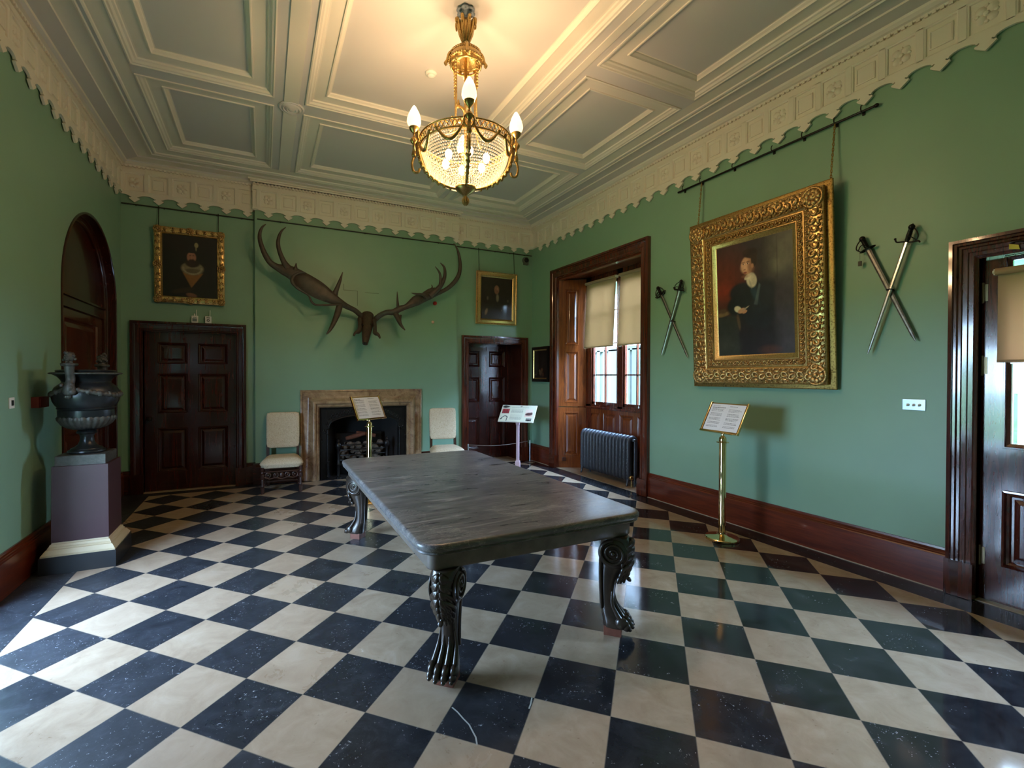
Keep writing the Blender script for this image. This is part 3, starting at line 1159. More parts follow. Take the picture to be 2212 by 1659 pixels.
def make_leg():
    """Local +x is outward (the knee and toes point that way)."""
    mb = MB()
    rings = []
    prof = spline([(.615, .0, .085, .07), (.575, .015, .092, .068), (.52, .016, .098, .066), (.46, .008, .088, .062), (.40, -.012, .068, .055), (.33, -.030, .050, .047), (.25, -.034, .043, .044), (.18, -.030, .045, .046), (.13, -.012, .060, .055), (.10, .006, .072, .062), (.075, .014, .078, .066), (.052, .012, .076, .062)], 3)
    for z, xc, rx, ry in prof:
        ring = []
        for k in range(20):
            t = 2 * PI * k / 20
            c, s = math.cos(t), math.sin(t)
            q = (abs(c) ** 2.8 + abs(s) ** 2.8) ** (-1 / 2.8)
            ring.append((xc + rx * c * q, ry * s * q, z))
        rings.append(ring)
    mb.loft(rings)
    for k, y in enumerate((-.060, -.021, .021, .060)):        # rounded toes with short claws and low tendons
        x = .058 + (.014 if k in (1, 2) else 0)
        mb.sphere((x - .004, y, .092), (.042, .0235, .037), 12, 8)
        mb.sphere((x + .024, y, .074), (.026, .021, .025), 10, 7)
        mb.sphere((x + .042, y, .062), (.013, .012, .012), 8, 6)
        mb.tube(spline([(x - .010, y, .108), (x - .036, y * .92, .146), (x - .064, y * .80, .200), (.002 - .006 * abs(k - 1.5), y * .62, .270)], 5), [.019 - .0009 * i for i in range(16)], 8)
    return mb


def make_scroll(sgn):
    mb = MB()
    c = (.0, .515)
    n0 = mb.mark()
    mb.lathe([(.088, 0), (.090, .006), (.086, .011), (.02, .012)], 28)
    mb.xf(n0, Matrix.Translation((c[0], sgn * .060, c[1])) @ Matrix.Rotation(-sgn * PI / 2, 4, 'X'))
    mb.tube(spiral(c, .080, .014, 2.3, sgn * .073, 50, 1), [.0105 - .004 * i / 50 for i in range(51)], 7)
    mb.sphere((c[0], sgn * .075, c[1]), .014, 10, 7)
    mb.tube(spline([(-.075, sgn * .055, .50), (-.078, sgn * .046, .40), (-.076, sgn * .040, .28), (-.070, sgn * .042, .16)], 5), .010, 7)
    return mb


def make_leaf():
    mb = MB()
    spine = spline([(.095, 0, .605), (.112, 0, .555), (.108, 0, .48), (.088, 0, .42), (.074, 0, .375), (.086, 0, .345), (.100, 0, .350)], 5)
    mb.tube(spine, [.010] * (len(spine) - 5) + [.013, .015, .016, .014, .010], 7)
    for row, (z, w) in enumerate(((.585, .058), (.545, .062), (.505, .062), (.465, .058), (.43, .050), (.395, .040))):
        x = .10 - (.0 if z > .47 else (.47 - z) * .35)
        for s in (-1, 1):
            for q in range(3):
                y1 = s * w * (.42 + .29 * q)
                pts = spline([(x + .008, s * .004, z + .012), (x + .010 - .008 * q, y1 * .55, z - .010), (x - .010 - .015 * q, y1, z - .042), (x - .012 - .018 * q, y1 * 1.06, z - .072)], 3)
                mb.tube(pts, [.010, .013, .015, .0155, .015, .0145, .013, .011, .008, .004][:len(pts)], 6)
    return mb


leg_centres = [(.866, 2.282, math.radians(228)), (1.97, 2.275, math.radians(-45)), (.835, 4.69, math.radians(135)), (1.97, 4.69, math.radians(45))]
mats_leg = LEGWOOD
leg0 = None
for lx, ly, ra in leg_centres:
    if leg0 is None:
        leg0 = make_leg().build('leg', mats_leg, tb, smooth=50)
        kids = [make_scroll(1).build('scroll', mats_leg, leg0, smooth=50), make_scroll(-1).build('scroll', mats_leg, leg0, smooth=50), make_leaf().build('leaf_carving', mats_leg, leg0, smooth=50)]
        mb = MB()
        mb.box(-.056, -.052, 0, .050, .052, .055)
        kids.append(mb.build('foot_block', BLOCKW, leg0, bevel=.002))
        kids[-1]['label'] = 'plain red-brown block under the paw'
        L = leg0
    else:
        L = leg0.copy()
        COL.objects.link(L)
        for k in kids:
            c = k.copy()
            COL.objects.link(c)
            c.parent = L
    L.location = (lx - 1.41, ly - 3.49, 0)
    L.rotation_euler = (0, 0, ra)
# carved rail low under the far apron is left out of sight; a short cross rail joins the legs at the back
mb = MB()
mb.box(.86, 4.63, .60, 1.95, 4.67, .615)
mb.build('cross_rail', LEGWOOD, tb, world=True)


# ------------------------------------------------------------------ chandelier
CX, CY = 1.442, 3.409
ch = thing('chandelier', 'gilt brass chandelier with crystal bead bowl and flame lamps above the table', 'chandelier', (CX, CY, ZC))
CHZ = ZC


def chb(mb, name, mat, parent=ch, sm=50):
    return mb.build(name, mat, parent, smooth=sm)


Z = lambda z: z - ZC
mb = MB()
for k in range(6):
    a = k * PI / 3
    mb.sphere((.045 * math.cos(a), .045 * math.sin(a), Z(4.455)), (.034, .034, .012), 10, 6)
mb.lathe([(.05, Z(4.478)), (.052, Z(4.45)), (.03, Z(4.43)), (.018, Z(4.40)), (.016, Z(4.37))], 18)
chb(mb, 'ceiling_rose', FLOWERG)
mb = MB()
mb.lathe([(.018, Z(4.395)), (.045, Z(4.385)), (.055, Z(4.35)), (.048, Z(4.30)), (.034, Z(4.25)), (.022, Z(4.21)), (.014, Z(4.19))], 24, lobes=8, amp=.09)
for k in range(8):
    a = k * PI / 4
    c, s = math.cos(a), math.sin(a)
    mb.tube(spline([(.020 * c, .020 * s, Z(4.22)), (.046 * c, .046 * s, Z(4.29)), (.060 * c, .060 * s, Z(4.35)), (.070 * c, .070 * s, Z(4.385)), (.082 * c, .082 * s, Z(4.375)), (.080 * c, .080 * s, Z(4.345 - .02 * (k % 2)))], 4), [.012, .013, .014, .015, .016, .016, .016, .016, .016, .015, .015, .014, .014, .013, .013, .012, .011, .010, .009, .007, .004][:21], 6)
chb(mb, 'leaf_cup', CH_BRASS)
mb = MB()
mb.lathe([(.014, Z(4.20)), (.030, Z(4.185)), (.070, Z(4.175)), (.104, Z(4.145)), (.122, Z(4.105)), (.128, Z(4.080)), (.132, Z(4.076)), (.132, Z(4.066)), (.120, Z(4.062)), (.112, Z(4.075)), (.090, Z(4.13)), (.03, Z(4.168))], 36, caps=False)
for k in range(40):
    a = 2 * PI * k / 40
    mb.sphere((.117 * math.cos(a), .117 * math.sin(a), Z(4.128)), .0075, 6, 4)
    mb.sphere((.134 * math.cos(a), .134 * math.sin(a), Z(4.071)), .007, 6, 4)
for k in range(4):
    a = k * PI / 2 + math.radians(-25.4 + 6)
    c, s = math.cos(a), math.sin(a)
    mb.tube(spline([(.06 * c, .06 * s, Z(4.18)), (.125 * c, .125 * s, Z(4.13)), (.145 * c, .145 * s, Z(4.07)), (.160 * c, .160 * s, Z(4.05)), (.152 * c, .152 * s, Z(4.035))], 4), .013, 6)
for k in range(12):                                              # leaf fringe under the crown
    a = 2 * PI * k / 12
    c, s = math.cos(a), math.sin(a)
    mb.tube([(.118 * c, .118 * s, Z(4.065)), (.119 * c, .119 * s, Z(4.045)), (.118 * c, .118 * s, Z(4.02))], [.016, .012, .003], 6, flat=((c, s, 0), .35))
chb(mb, 'crown', CH_BRASS)
mb = MB()
mb.tube(arc((0, 0, Z(4.035)), .118, 0, 2 * PI * 35 / 36, 35, 'xy'), .009, 8, close=True)
chb(mb, 'crown_ring', CH_BRASS)
ARMS = [math.radians(-90 - 25.44 + 6) + k * PI / 2 for k in range(4)]
rod = arm = None
for k, a in enumerate(ARMS):
    b = a + PI / 4
    mb = MB()
    pts = spline([(.118, 0, Z(4.05)), (.110, 0, Z(3.95)), (.110, 0, Z(3.70)), (.116, 0, Z(3.60)), (.150, 0, Z(3.50)), (.175, 0, Z(3.47))], 6)
    mb.tube(pts, .0065, 7)
    for q in range(9):
        z = 4.02 - .024 * q
        mb.sphere((.118, 0, Z(z)), (.010, .012 - .0006 * q, .012), 7, 5)
    mb.sphere((.178, 0, Z(3.465)), .014, 8, 6)
    if rod is None:
        rod = chb(mb, 'suspension_rod', CH_BRASS)
        r_ = rod
    else:
        r_ = rod.copy()
        COL.objects.link(r_)
    r_.rotation_euler = (0, 0, b)
mb = MB()
mb.lathe([(.012, Z(4.2)), (.013, Z(3.6)), (.03, Z(3.58)), (.03, Z(3.56)), (.012, Z(3.54)), (.012, Z(3.0))], 12)
for k in range(4):
    a = ARMS[k]
    c, s = math.cos(a), math.sin(a)
    mb.tube(spline([(.014 * c, .014 * s, Z(3.60)), (.05 * c, .05 * s, Z(3.54)), (.11 * c, .11 * s, Z(3.505)), (.17 * c, .17 * s, Z(3.49))], 5), .006, 6)
chb(mb, 'centre_stem', CH_BRASS)
# curled ring with a small finial, left of the stem
mb = MB()
ca, sa = math.cos(-PI - math.radians(25.44)), math.sin(-PI - math.radians(25.44))
ring = [((.058 + .052 * math.cos(t)) * ca, (.058 + .052 * math.cos(t)) * sa, Z(3.66) + .058 * math.sin(t)) for t in [(.35 + 1.55 * i / 26) * PI for i in range(27)]]
mb.tube(ring, [.010 + .004 * math.sin(i / 26 * PI) for i in range(27)], 7)
n0 = mb.mark()
mb.lathe([(.014, 0), (.010, .008), (.014, .016), (.008, .028), (.009, .036), (.002, .05)], 10)
mb.xf(n0, Matrix.Translation((.058 * ca, .058 * sa, Z(3.725))))
chb(mb, 'curled_ornament', CH_BRASS)
# pierced rim
mb = MB()
RIM = .352
for z, r in ((3.440, RIM + .006), (3.378, RIM + .002)):
    mb.tube(arc((0, 0, Z(z)), r, 0, 2 * PI * 71 / 72, 71, 'xy'), .0075, 6, close=True)
for k in range(60):
    a, b = 2 * PI * k / 60, 2 * PI * (k + 1) / 60
    for u, v in ((a, b), (b, a)):
        mb.tube([(RIM * math.cos(u), RIM * math.sin(u), Z(3.438)), (RIM * math.cos(v), RIM * math.sin(v), Z(3.382))], .0038, 4)
chb(mb, 'pierced_rim', CH_BRASS)
# bead bowl: strings of crystal beads
mb = MB()
for j in range(21):
    t = j / 20
    phi = t * PI / 2 * .965
    r = .335 * math.cos(phi) ** .92
    z = Z(3.368) - .285 * math.sin(phi)
    n = max(10, int(2 * PI * r / .0200))
    for i in range(n):
        a = 2 * PI * (i + .5 * (j % 2)) / n
        mb.sphere((r * math.cos(a), r * math.sin(a), z), (.0088, .0088, .0082), 5, 3)
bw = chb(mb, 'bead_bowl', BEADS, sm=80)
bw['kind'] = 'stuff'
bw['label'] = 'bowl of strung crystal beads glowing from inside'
for k in range(6):
    a = 2 * PI * k / 6 + .3
    mb = MB()
    mb.sphere((.17 * math.cos(a), .17 * math.sin(a), Z(3.29)), (.028, .028, .040), 10, 8)
    chb(mb, 'lamp_bulb', BULB)
# garland swags on the bowl
for k in range(8):
    a0_, a1_ = ARMS[0] + k * PI / 4 + .10, ARMS[0] + (k + 1) * PI / 4 - .10
    mb = MB()
    pts = []
    for i in range(13):
        t = i / 12
        a = a0_ + (a1_ - a0_) * t
        sag = math.sin(t * PI)
        r = RIM + .010 - .020 * sag
        pts.append((r * math.cos(a), r * math.sin(a), Z(3.395) - .095 * sag))
    mb.tube(pts, [.007 + .008 * math.sin(i / 12 * PI) for i in range(13)], 7)
    for e in (0, 12):
        mb.sphere(pts[e], .014, 8, 6)
    chb(mb, 'garland_swag', CH_BRASS)
# four ribs down the bowl carrying the lamp arms
for k, a in enumerate(ARMS):
    mb = MB()
    pts = [(.372, 0, Z(3.50)), (.372, 0, Z(3.36))]
    for i in range(1, 11):
        phi = i / 10 * PI / 2 * .93
        pts.append((.352 * math.cos(phi) ** .9 + .012, 0, Z(3.36) - .292 * math.sin(phi)))
    mb.tube(pts, [.016, .016] + [.017 - .0006 * i for i in range(10)], 7)
    for i in range(2, 11):                                       # leaf scales along the rib
        p = pts[i]
        q = .024 * (1 - abs(i - 5) / 9)
        mb.sphere((p[0] + .006, 0, p[2] - .002), (.014, q, .020), 8, 5)
    rb = chb(mb, 'bowl_rib', CH_BRASS)
    rb.rotation_euler = (0, 0, a)
    mb = MB()
    n0 = mb.mark()
    mb.lathe([(.014, Z(3.30)), (.020, Z(3.32)), (.012, Z(3.36)), (.012, Z(3.40)), (.022, Z(3.41)), (.030, Z(3.425)), (.030, Z(3.435)), (.020, Z(3.45)), (.010, Z(3.46)), (.010, Z(3.485)), (.026, Z(3.50)), (.036, Z(3.515)), (.040, Z(3.53)), (.032, Z(3.532))], 18)
    mb.xf(n0, Matrix.Translation((.402, 0, 0)))
    mb.tube(spline([(.402, 0, Z(3.31)), (.418, 0, Z(3.25)), (.405, 0, Z(3.19)), (.372, 0, Z(3.185)), (.358, 0, Z(3.215))], 5), .010, 7)
    for s in (-1, 1):
        mb.tube(spline([(.395, 0, Z(3.34)), (.40, s * .03, Z(3.37)), (.405, s * .036, Z(3.41)), (.408, s * .022, Z(3.435))], 5), .007, 6)
    ar = chb(mb, 'lamp_arm', CH_BRASS)
    ar.rotation_euler = (0, 0, a)
    mb = MB()
    n0 = mb.mark()
    mb.lathe([(.030, Z(3.530)), (.046, Z(3.548)), (.054, Z(3.575)), (.051, Z(3.605)), (.040, Z(3.640)), (.026, Z(3.668)), (.014, Z(3.688)), (.003, Z(3.70))], 24, lobes=7, amp=.05)
    mb.xf(n0, Matrix.Translation((.402, 0, 0)))
    fl = mb.build('flame_shade', FLAME, ar, smooth=60)
    fl['label'] = 'lit flame-shaped glass shade'
mb = MB()
mb.lathe([(.078, Z(3.085)), (.084, Z(3.078)), (.080, Z(3.068)), (.060, Z(3.050)), (.040, Z(3.036)), (.026, Z(3.026)), (.014, Z(3.020)), (.010, Z(3.010)), (.016, Z(3.005))], 28, lobes=14, amp=.03)
chb(mb, 'bottom_cap', CH_BRASS)
mb = MB()
for j in range(6):
    z = 3.002 - .010 * j
    r = .027 * math.sin(PI * (j + 1.2) / 7.6)
    n = 9 - abs(j - 2)
    for i in range(n):
        a = 2 * PI * (i + .5 * (j % 2)) / n
        mb.sphere((r * .85 * math.cos(a), r * .85 * math.sin(a), Z(z)), .0088, 6, 4)
mb.sphere((0, 0, Z(2.975)), (.02, .02, .03), 8, 6)
chb(mb, 'pine_cone', CH_BRASS)

for k, a in enumerate(ARMS):
    lamp('flame_lamp', (CX + .402 * math.cos(a), CY + .402 * math.sin(a), 3.74), 5.6, (1, .64, .33), .03)
lamp('bowl_lamp', (CX, CY, 3.27), 33, (1, .64, .33), .10)

# smoke detector
mb = MB()
mb.lathe([(.055, 0), (.055, -.012), (.05, -.018), (.036, -.022), (.034, -.034), (.024, -.042), (.006, -.044)], 24, (1.445, 4.26, 4.479))
o = rebase(mb.build('smoke_detector', WHITE, smooth=35), (1.445, 4.26, 4.479))
tag(o, 'small white round smoke detector on the ceiling beside the chandelier', 'smoke detector')


# ------------------------------------------------------------------ paint and print helpers (colour laid on a fine grid)
def hexc(*rgb):
    return np.array(srgb(*rgb)[:3])


class Canvas:
    def __init__(s, w, h, nx, ny, base, seed=1):
        s.w, s.h, s.nx, s.ny = w, h, nx, ny
        s.x, s.y = np.meshgrid(np.linspace(0, 1, nx), np.linspace(0, 1, ny))
        s.c = np.ones((ny, nx, 3)) * hexc(*base)
        s.rng = np.random.RandomState(seed)

    def put(s, m, rgb, k=1.0):
        m = (np.clip(m, 0, 1) * k)[..., None]
        s.c = s.c * (1 - m) + hexc(*rgb) * m
        return s

    def ell(s, cx, cy, rx, ry, rgb, soft=.25, rot=0.0, k=1.0):
        dx, dy = (s.x - cx) * s.w, (s.y - cy) * s.h
        c, q = math.cos(rot), math.sin(rot)
        u, v = (dx * c + dy * q) / (rx * s.w), (-dx * q + dy * c) / (ry * s.w)
        d = np.sqrt(u * u + v * v)
        return s.put((1 + soft / 2 - d) / soft, rgb, k)

    def poly(s, pts, rgb, soft=.01, k=1.0):
        """Convex polygon (counter-clockwise) in canvas units, y up."""
        m = np.full(s.x.shape, 1e9)
        for i in range(len(pts)):
            (x0, y0), (x1, y1) = pts[i], pts[(i + 1) % len(pts)]
            L = math.hypot((x1 - x0) * s.w, (y1 - y0) * s.h)
            d = ((x1 - x0) * s.w * (s.y - y0) * s.h - (y1 - y0) * s.h * (s.x - x0) * s.w) / L
            m = np.minimum(m, d / s.w)
        return s.put(m / soft + .5, rgb, k)

    def rect(s, x0, y0, x1, y1, rgb, k=1.0):
        m = ((s.x >= x0) & (s.x <= x1) & (s.y >= y0) & (s.y <= y1)).astype(float)
        return s.put(m, rgb, k)

    def grain(s, amt=.12, cells=26):
        """Loose brush texture."""
        out = np.zeros(s.x.shape)
        for n, a in ((cells, 1), (cells * 2, .6), (cells * 4, .4)):
            g = s.rng.rand(n + 2, n + 2)
            fx, fy = s.x * n, s.y * n
            ix, iy = fx.astype(int), fy.astype(int)
            tx, ty = fx - ix, fy - iy
            out += a * ((g[iy, ix] * (1 - tx) + g[iy, ix + 1] * tx) * (1 - ty) + (g[iy + 1, ix] * (1 - tx) + g[iy + 1, ix + 1] * tx) * ty - .5)
        s.c = np.clip(s.c * (1 + amt * out[..., None]), 0, 1)
        return s

    def lines(s, x0, x1, y0, y1, n, rgb, fill=.82, thick=.5, k=.75, skip=()):
        dy = (y1 - y0) / n
        for i in range(n):
            if i in skip:
                continue
            yy = y1 - (i + .5) * dy
            x = x0
            e = x0 + (x1 - x0) * (fill + (1 - fill) * s.rng.rand())
            while x < e:
                w = (x1 - x0) * (.05 + .11 * s.rng.rand())
                s.rect(x, yy - dy * thick / 2, min(x + w, e), yy + dy * thick / 2, rgb, k * (.75 + .25 * s.rng.rand()))
                x += w + (x1 - x0) * .022
        return s

    def build(s, name, F, mat, parent=None, thick=.004):
        """A thin board at F (origin at its lower left corner)."""
        me = bpy.data.meshes.new(name)
        v = [tuple(F.p(a * s.w, b * s.h, 0)) for b in np.linspace(0, 1, s.ny) for a in np.linspace(0, 1, s.nx)]
        f = [(j * s.nx + i, j * s.nx + i + 1, (j + 1) * s.nx + i + 1, (j + 1) * s.nx + i) for j in range(s.ny - 1) for i in range(s.nx - 1)]
        n = len(v)
        cs = [(0, 0), (s.w, 0), (s.w, s.h), (0, s.h)]
        v += [tuple(F.p(a, b, 0)) for a, b in cs] + [tuple(F.p(a, b, -thick)) for a, b in cs]
        f += [(n + 4, n + 7, n + 6, n + 5)] + [(n + i, n + 4 + i, n + 4 + (i + 1) % 4, n + (i + 1) % 4) for i in range(4)]
        me.from_pydata(v, [], f)
        ca = me.color_attributes.new('paint', 'FLOAT_COLOR', 'POINT')
        col = np.ones((len(v), 4), np.float32)
        col[:n, :3] = s.c.reshape(-1, 3)
        col[n:, :3] = s.c.reshape(-1, 3).mean(0)
        ca.data.foreach_set('color', col.ravel())
        me.materials.append(mat)
        o = bpy.data.objects.new(name, me)
        COL.objects.link(o)
        if parent is not None:
            o.parent = parent
        return o


# ------------------------------------------------------------------ large portrait, hung leaning out from the right wall
def ornament(mb, F, u0, v0, u1, v1, d0, d1, h, step, size, rnd):
    """Carved scrolls, shells and leaves along the four sides of a frame."""
    M = F.mat()
    dm, w = (d0 + d1) / 2, (d1 - d0)
    per = []
    for (ax, ay), (bx_, by_), (ix, iy) in (((u0, v0), (u1, v0), (0, 1)), ((u1, v0), (u1, v1), (-1, 0)), ((u1, v1), (u0, v1), (0, -1)), ((u0, v1), (u0, v0), (1, 0))):
        L = math.hypot(bx_ - ax, by_ - ay)
        n = int((L - 2 * dm) / step)
        tx, ty = (bx_ - ax) / L, (by_ - ay) / L
        for i in range(n + 1):
            s = dm + (L - 2 * dm) * i / n
            per.append((ax + tx * s + ix * dm, ay + ty * s + iy * dm, tx, ty, ix, iy, i))
    m0 = mb.mark()
    for (x, y, tx, ty, ix, iy, i) in per:
        s = 1 if i % 2 else -1
        pts = []
        for q in range(9):
            t = q / 8
            a = t * 1.55 * PI
            r = size * (1 - .72 * t)
            du, dn = r * math.cos(a) + (t - .3) * step * .5, s * r * math.sin(a)
            pts.append((x + tx * du + ix * dn, y + ty * du + iy * dn, h + .010 * math.sin(t * PI)))
        mb.tube(pts, [size * (.20 + .16 * math.sin(q / 8 * PI)) for q in range(9)], 6)
        mb.sphere((x + ix * s * size * .75 + tx * step * .35, y + iy * s * size * .75 + ty * step * .35, h), (size * .34, size * .34, size * .26), 7, 5)
        mb.sphere((x - ix * s * size * .85, y - iy * s * size * .85, h - .002), (size * .42 * (1 + abs(tx)), size * .42 * (1 + abs(ty)), size * .24), 7, 5)
    mb.xf(m0, M)


def shell(mb, F, u, v, h, r, n=9):
    m0 = mb.mark()
    for k in range(n):
        a = 2 * PI * k / n
        mb.sphere((r * .58 * math.cos(a), r * .58 * math.sin(a), h), (r * .36, r * .36, .018), 8, 5)
    mb.sphere((0, 0, h + .006), (r * .34, r * .34, .02), 9, 6)
    mb.tube([(r * .98 * math.cos(t), r * .98 * math.sin(t), h - .004) for t in [2 * PI * i / 20 for i in range(20)]], r * .16, 6, close=True)
    mb.xf(m0, Matrix.Translation(F.p(u, v, 0)) @ Matrix(((F.U.x, F.V.x, F.N.x, 0), (F.U.y, F.V.y, F.N.y, 0), (F.U.z, F.V.z, F.N.z, 0), (0, 0, 0, 1))))


lean = math.atan2(.088, 1.76)
Vp = Vector((-math.sin(lean), 0, math.cos(lean)))
Np = Vector((-math.cos(lean), 0, -math.sin(lean)))
FP = Frame((4.508, 3.838, 1.525), (0, -1, 0), Vp, Np)            # lower left front corner of the frame
pic = thing('framed_portrait', 'large portrait of a man in a dark coat in an ornate gilt frame', 'painting', (4.56, 3.13, 1.5))
PW, PH = 1.405, 1.755
mb = MB()
mb.sweep(FP.rect(0, 0, PW, PH), [(.02, -.055), (.0, -.030), (.0, -.004), (.012, .006), (.06, .016), (.11, .014), (.150, .004), (.165, -.010), (.172, -.004), (.182, -.004), (.186, -.014), (.236, -.020), (.242, -.012), (.250, -.012), (.254, -.022), (.286, -.036), (.300, -.046)], close=True)
mb.build('frame', GOLD_F, pic, smooth=35, world=True)
mb = MB()
mb.sweep(FP.rect(-.05, -.045, PW + .05, PH + .045), [(.0, -.062), (0, -.046), (.012, -.040), (.10, -.050), (.10, -.062)], close=True, closed_prof=True)
mb.build('back_moulding', GOLD_D, pic, smooth=35, world=True)
mb = MB()
rr = random.Random(3)
ornament(mb, FP, 0, 0, PW, PH, 0, .165, .012, .072, .046, rr)
ornament(mb, FP, 0, 0, PW, PH, 0, .060, .010, .050, .020, rr)
ornament(mb, FP, .105, .105, PW - .105, PH - .105, 0, .055, .012, .046, .020, rr)
mb.build('carved_edging', GOLD, pic, smooth=60, world=True)
for u, v in ((.085, .085), (PW - .085, .085), (PW - .085, PH - .085), (.085, PH - .085)):
    mb = MB()
    shell(mb, FP, u, v, .016, .085)
    mb.build('corner_shell', GOLD, pic, smooth=60, world=True)
mb = MB()
ornament(mb, FP, 0, 0, PW, PH, .182, .240, -.014, .036, .021, rr)
for u, v in ((.215, .215), (PW - .215, .215), (PW - .215, PH - .215), (.215, PH - .215)):
    shell(mb, FP, u, v, -.012, .034, 7)
mb.build('inner_edging', GOLD, pic, smooth=60, world=True)
cv = Canvas(PW - .585, PH - .585, 150, 206, (47, 41, 43), 5)
cv.ell(.12, .66, .30, .34, (92, 40, 28), 1.4).ell(.10, .60, .12, .10, (128, 50, 32), 1.2, k=.7)
cv.ell(.92, .82, .20, .36, (92, 90, 78), 1.1, k=.9).ell(.86, .74, .10, .10, (116, 112, 96), 1.3, k=.6).ell(.95, .60, .12, .2, (70, 66, 68), 1.2, k=.7)
cv.rect(.80, 0, .815, .98, (58, 50, 50), .5)
cv.ell(.78, .30, .34, .46, (58, 52, 60), .5).ell(.92, .2, .15, .3, (66, 62, 72), .8, k=.6)
cv.ell(.52, .14, .30, .34, (32, 27, 32), .5)
cv.poly([(0, 0), (.30, 0), (.30, .30), (.24, .37), (0, .36)], (42, 44, 40), .03).ell(.12, .10, .16, .10, (62, 64, 56), 1.2, k=.5)
cv.ell(.08, .385, .10, .030, (112, 92, 62), .5, .15).ell(.075, .415, .06, .03, (78, 62, 46), .5)
cv.ell(.30, .45, .16, .13, (24, 27, 32), .25, .3).ell(.50, .47, .25, .26, (26, 30, 36), .25).ell(.58, .36, .20, .20, (29, 32, 38), .3).ell(.34, .56, .16, .12, (27, 31, 37), .3)
cv.ell(.64, .50, .13, .2, (34, 38, 46), .4, -.4)
cv.poly([(.455, .60), (.50, .50), (.58, .44), (.545, .60)], (40, 62, 74), .03, .7).poly([(.51, .44), (.555, .43), (.60, .60), (.58, .62)], (96, 112, 116), .012, .45)
cv.ell(.485, .655, .066, .095, (196, 186, 166), .25, .25).ell(.445, .69, .06, .03, (204, 194, 174), .3, .5).ell(.47, .62, .012, .06, (150, 142, 126), .6, .3, .6)
cv.ell(.428, .785, .078, .110, (182, 136, 108), .20, .10).ell(.395, .775, .05, .065, (200, 156, 128), .7, k=.7).ell(.485, .775, .045, .09, (128, 86, 68), .7, k=.7)
cv.ell(.475, .885, .100, .058, (44, 32, 26), .25, -.25).ell(.522, .825, .038, .085, (46, 33, 27), .3).ell(.425, .905, .05, .026, (50, 36, 28), .4).ell(.51, .90, .05, .04, (40, 29, 24), .5).ell(.500, .775, .018, .028, (168, 120, 94), .5)
for ex in (.383, .443):
    cv.ell(ex, .803, .019, .0075, (226, 206, 188), .5, k=.6).ell(ex - .003, .803, .009, .008, (44, 30, 26), .5).ell(ex, .819, .026, .005, (72, 50, 40), .7, .12).ell(ex, .811, .022, .004, (120, 80, 64), .8, k=.7)
cv.ell(.398, .770, .014, .030, (206, 162, 134), .8, .15, .7).ell(.396, .753, .016, .007, (140, 92, 74), .7).ell(.402, .725, .027, .0075, (146, 76, 66), .5).ell(.404, .733, .022, .004, (112, 56, 48), .6).ell(.410, .695, .05, .02, (160, 112, 88), .9, k=.5)
cv.ell(.290, .415, .050, .038, (202, 192, 172), .3, -.5).ell(.345, .398, .055, .030, (188, 142, 114), .25, .3).ell(.385, .385, .035, .018, (176, 128, 102), .3, .4).ell(.40, .415, .05, .008, (150, 142, 128), .5, .5)
cv.ell(.30, .30, .02, .10, (104, 84, 60), .6, .15, .6)
cv.ell(.70, .04, .12, .05, (96, 58, 48), .9, k=.5)
cv.grain(.30, 20)
cv.c = np.clip(cv.c * 1.3, 0, 1)
cv.build('canvas', Frame(FP.p(.2925, .2925, -.044) - pic.location, FP.U, FP.V, FP.N), PAINT, pic)

# iron rod with hooks, and the two chains the portrait hangs by
rod_t = thing('picture_rod', 'thin dark iron picture rod with hooks fixed high on the right wall', 'picture rod', (XR, 3.14, 3.84))
mb = MB()
mb.tube([(XR - .03, 4.165, 3.842), (XR - .03, 2.12, 3.842)], .011, 8)
mb.sphere((XR - .03, 2.12, 3.842), (.016, .020, .016), 8, 6)
mb.build('rod', DARKMET, rod_t, smooth=40, world=True)
for y in (4.08, 3.833, 3.42, 2.99, 2.70, 2.426, 2.22):
    mb = MB()
    mb.tube([(XR - .004, y, 3.842), (XR - .05, y, 3.838), (XR - .056, y, 3.86), (XR - .05, y, 3.885), (XR - .036, y, 3.892)], .0045, 6)
    mb.box(XR - .012, y - .010, 3.815, XR, y + .010, 3.862)
    mb.build('hook', DARKMET, rod_t, smooth=40, world=True)
for y, ex in ((3.815, 'left'), (2.425, 'right')):
    mb = MB()
    z1, z0, x1, x0 = 3.832, 3.30, XR - .04, 4.512
    n = 22
    for i in range(n):
        t = (i + .5) / n
        c = Vector((x1 + (x0 - x1) * t, y, z1 + (z0 - z1) * t))
        m0 = mb.mark()
        mb.tube([(.007 * math.cos(a), 0, .0175 * math.sin(a)) for a in [2 * PI * q / 10 for q in range(10)]], .0032, 5, close=True)
        mb.xf(m0, Matrix.Translation(c) @ Matrix.Rotation(PI / 4 + (PI / 2 if i % 2 else 0), 4, 'Z'))
    o = rebase(mb.build('picture_chain', GOLD_D, smooth=50), (XR - .04, y, 3.83))
    tag(o, 'fine link chain from iron rod to %s top corner of the large portrait' % ex, 'chain', 'chains of the large portrait')


# ------------------------------------------------------------------ smaller paintings
def simple_frame(name, label, F, w, h, fw, prof, mats, canvas, orn=None, hang=.0):
    t = thing(name, label, 'painting', F.p(w / 2, h / 2, -.02))
    mb = MB()
    mb.sweep(F.rect(0, 0, w, h), prof, close=True)
    mb.quad(F.p(.002, .002, -.03), F.p(w - .002, .002, -.03), F.p(w - .002, h - .002, -.03), F.p(.002, h - .002, -.03))
    mb.build('frame', mats, t, smooth=40, world=True)
    if orn:
        mb = MB()
        orn(mb)
        mb.build('carved_edging', GOLD, t, smooth=60, world=True)
    canvas.build('canvas', Frame(F.p(fw, fw, -.012) - t.location, F.U, F.V, F.N), PAINT, t)
    return t


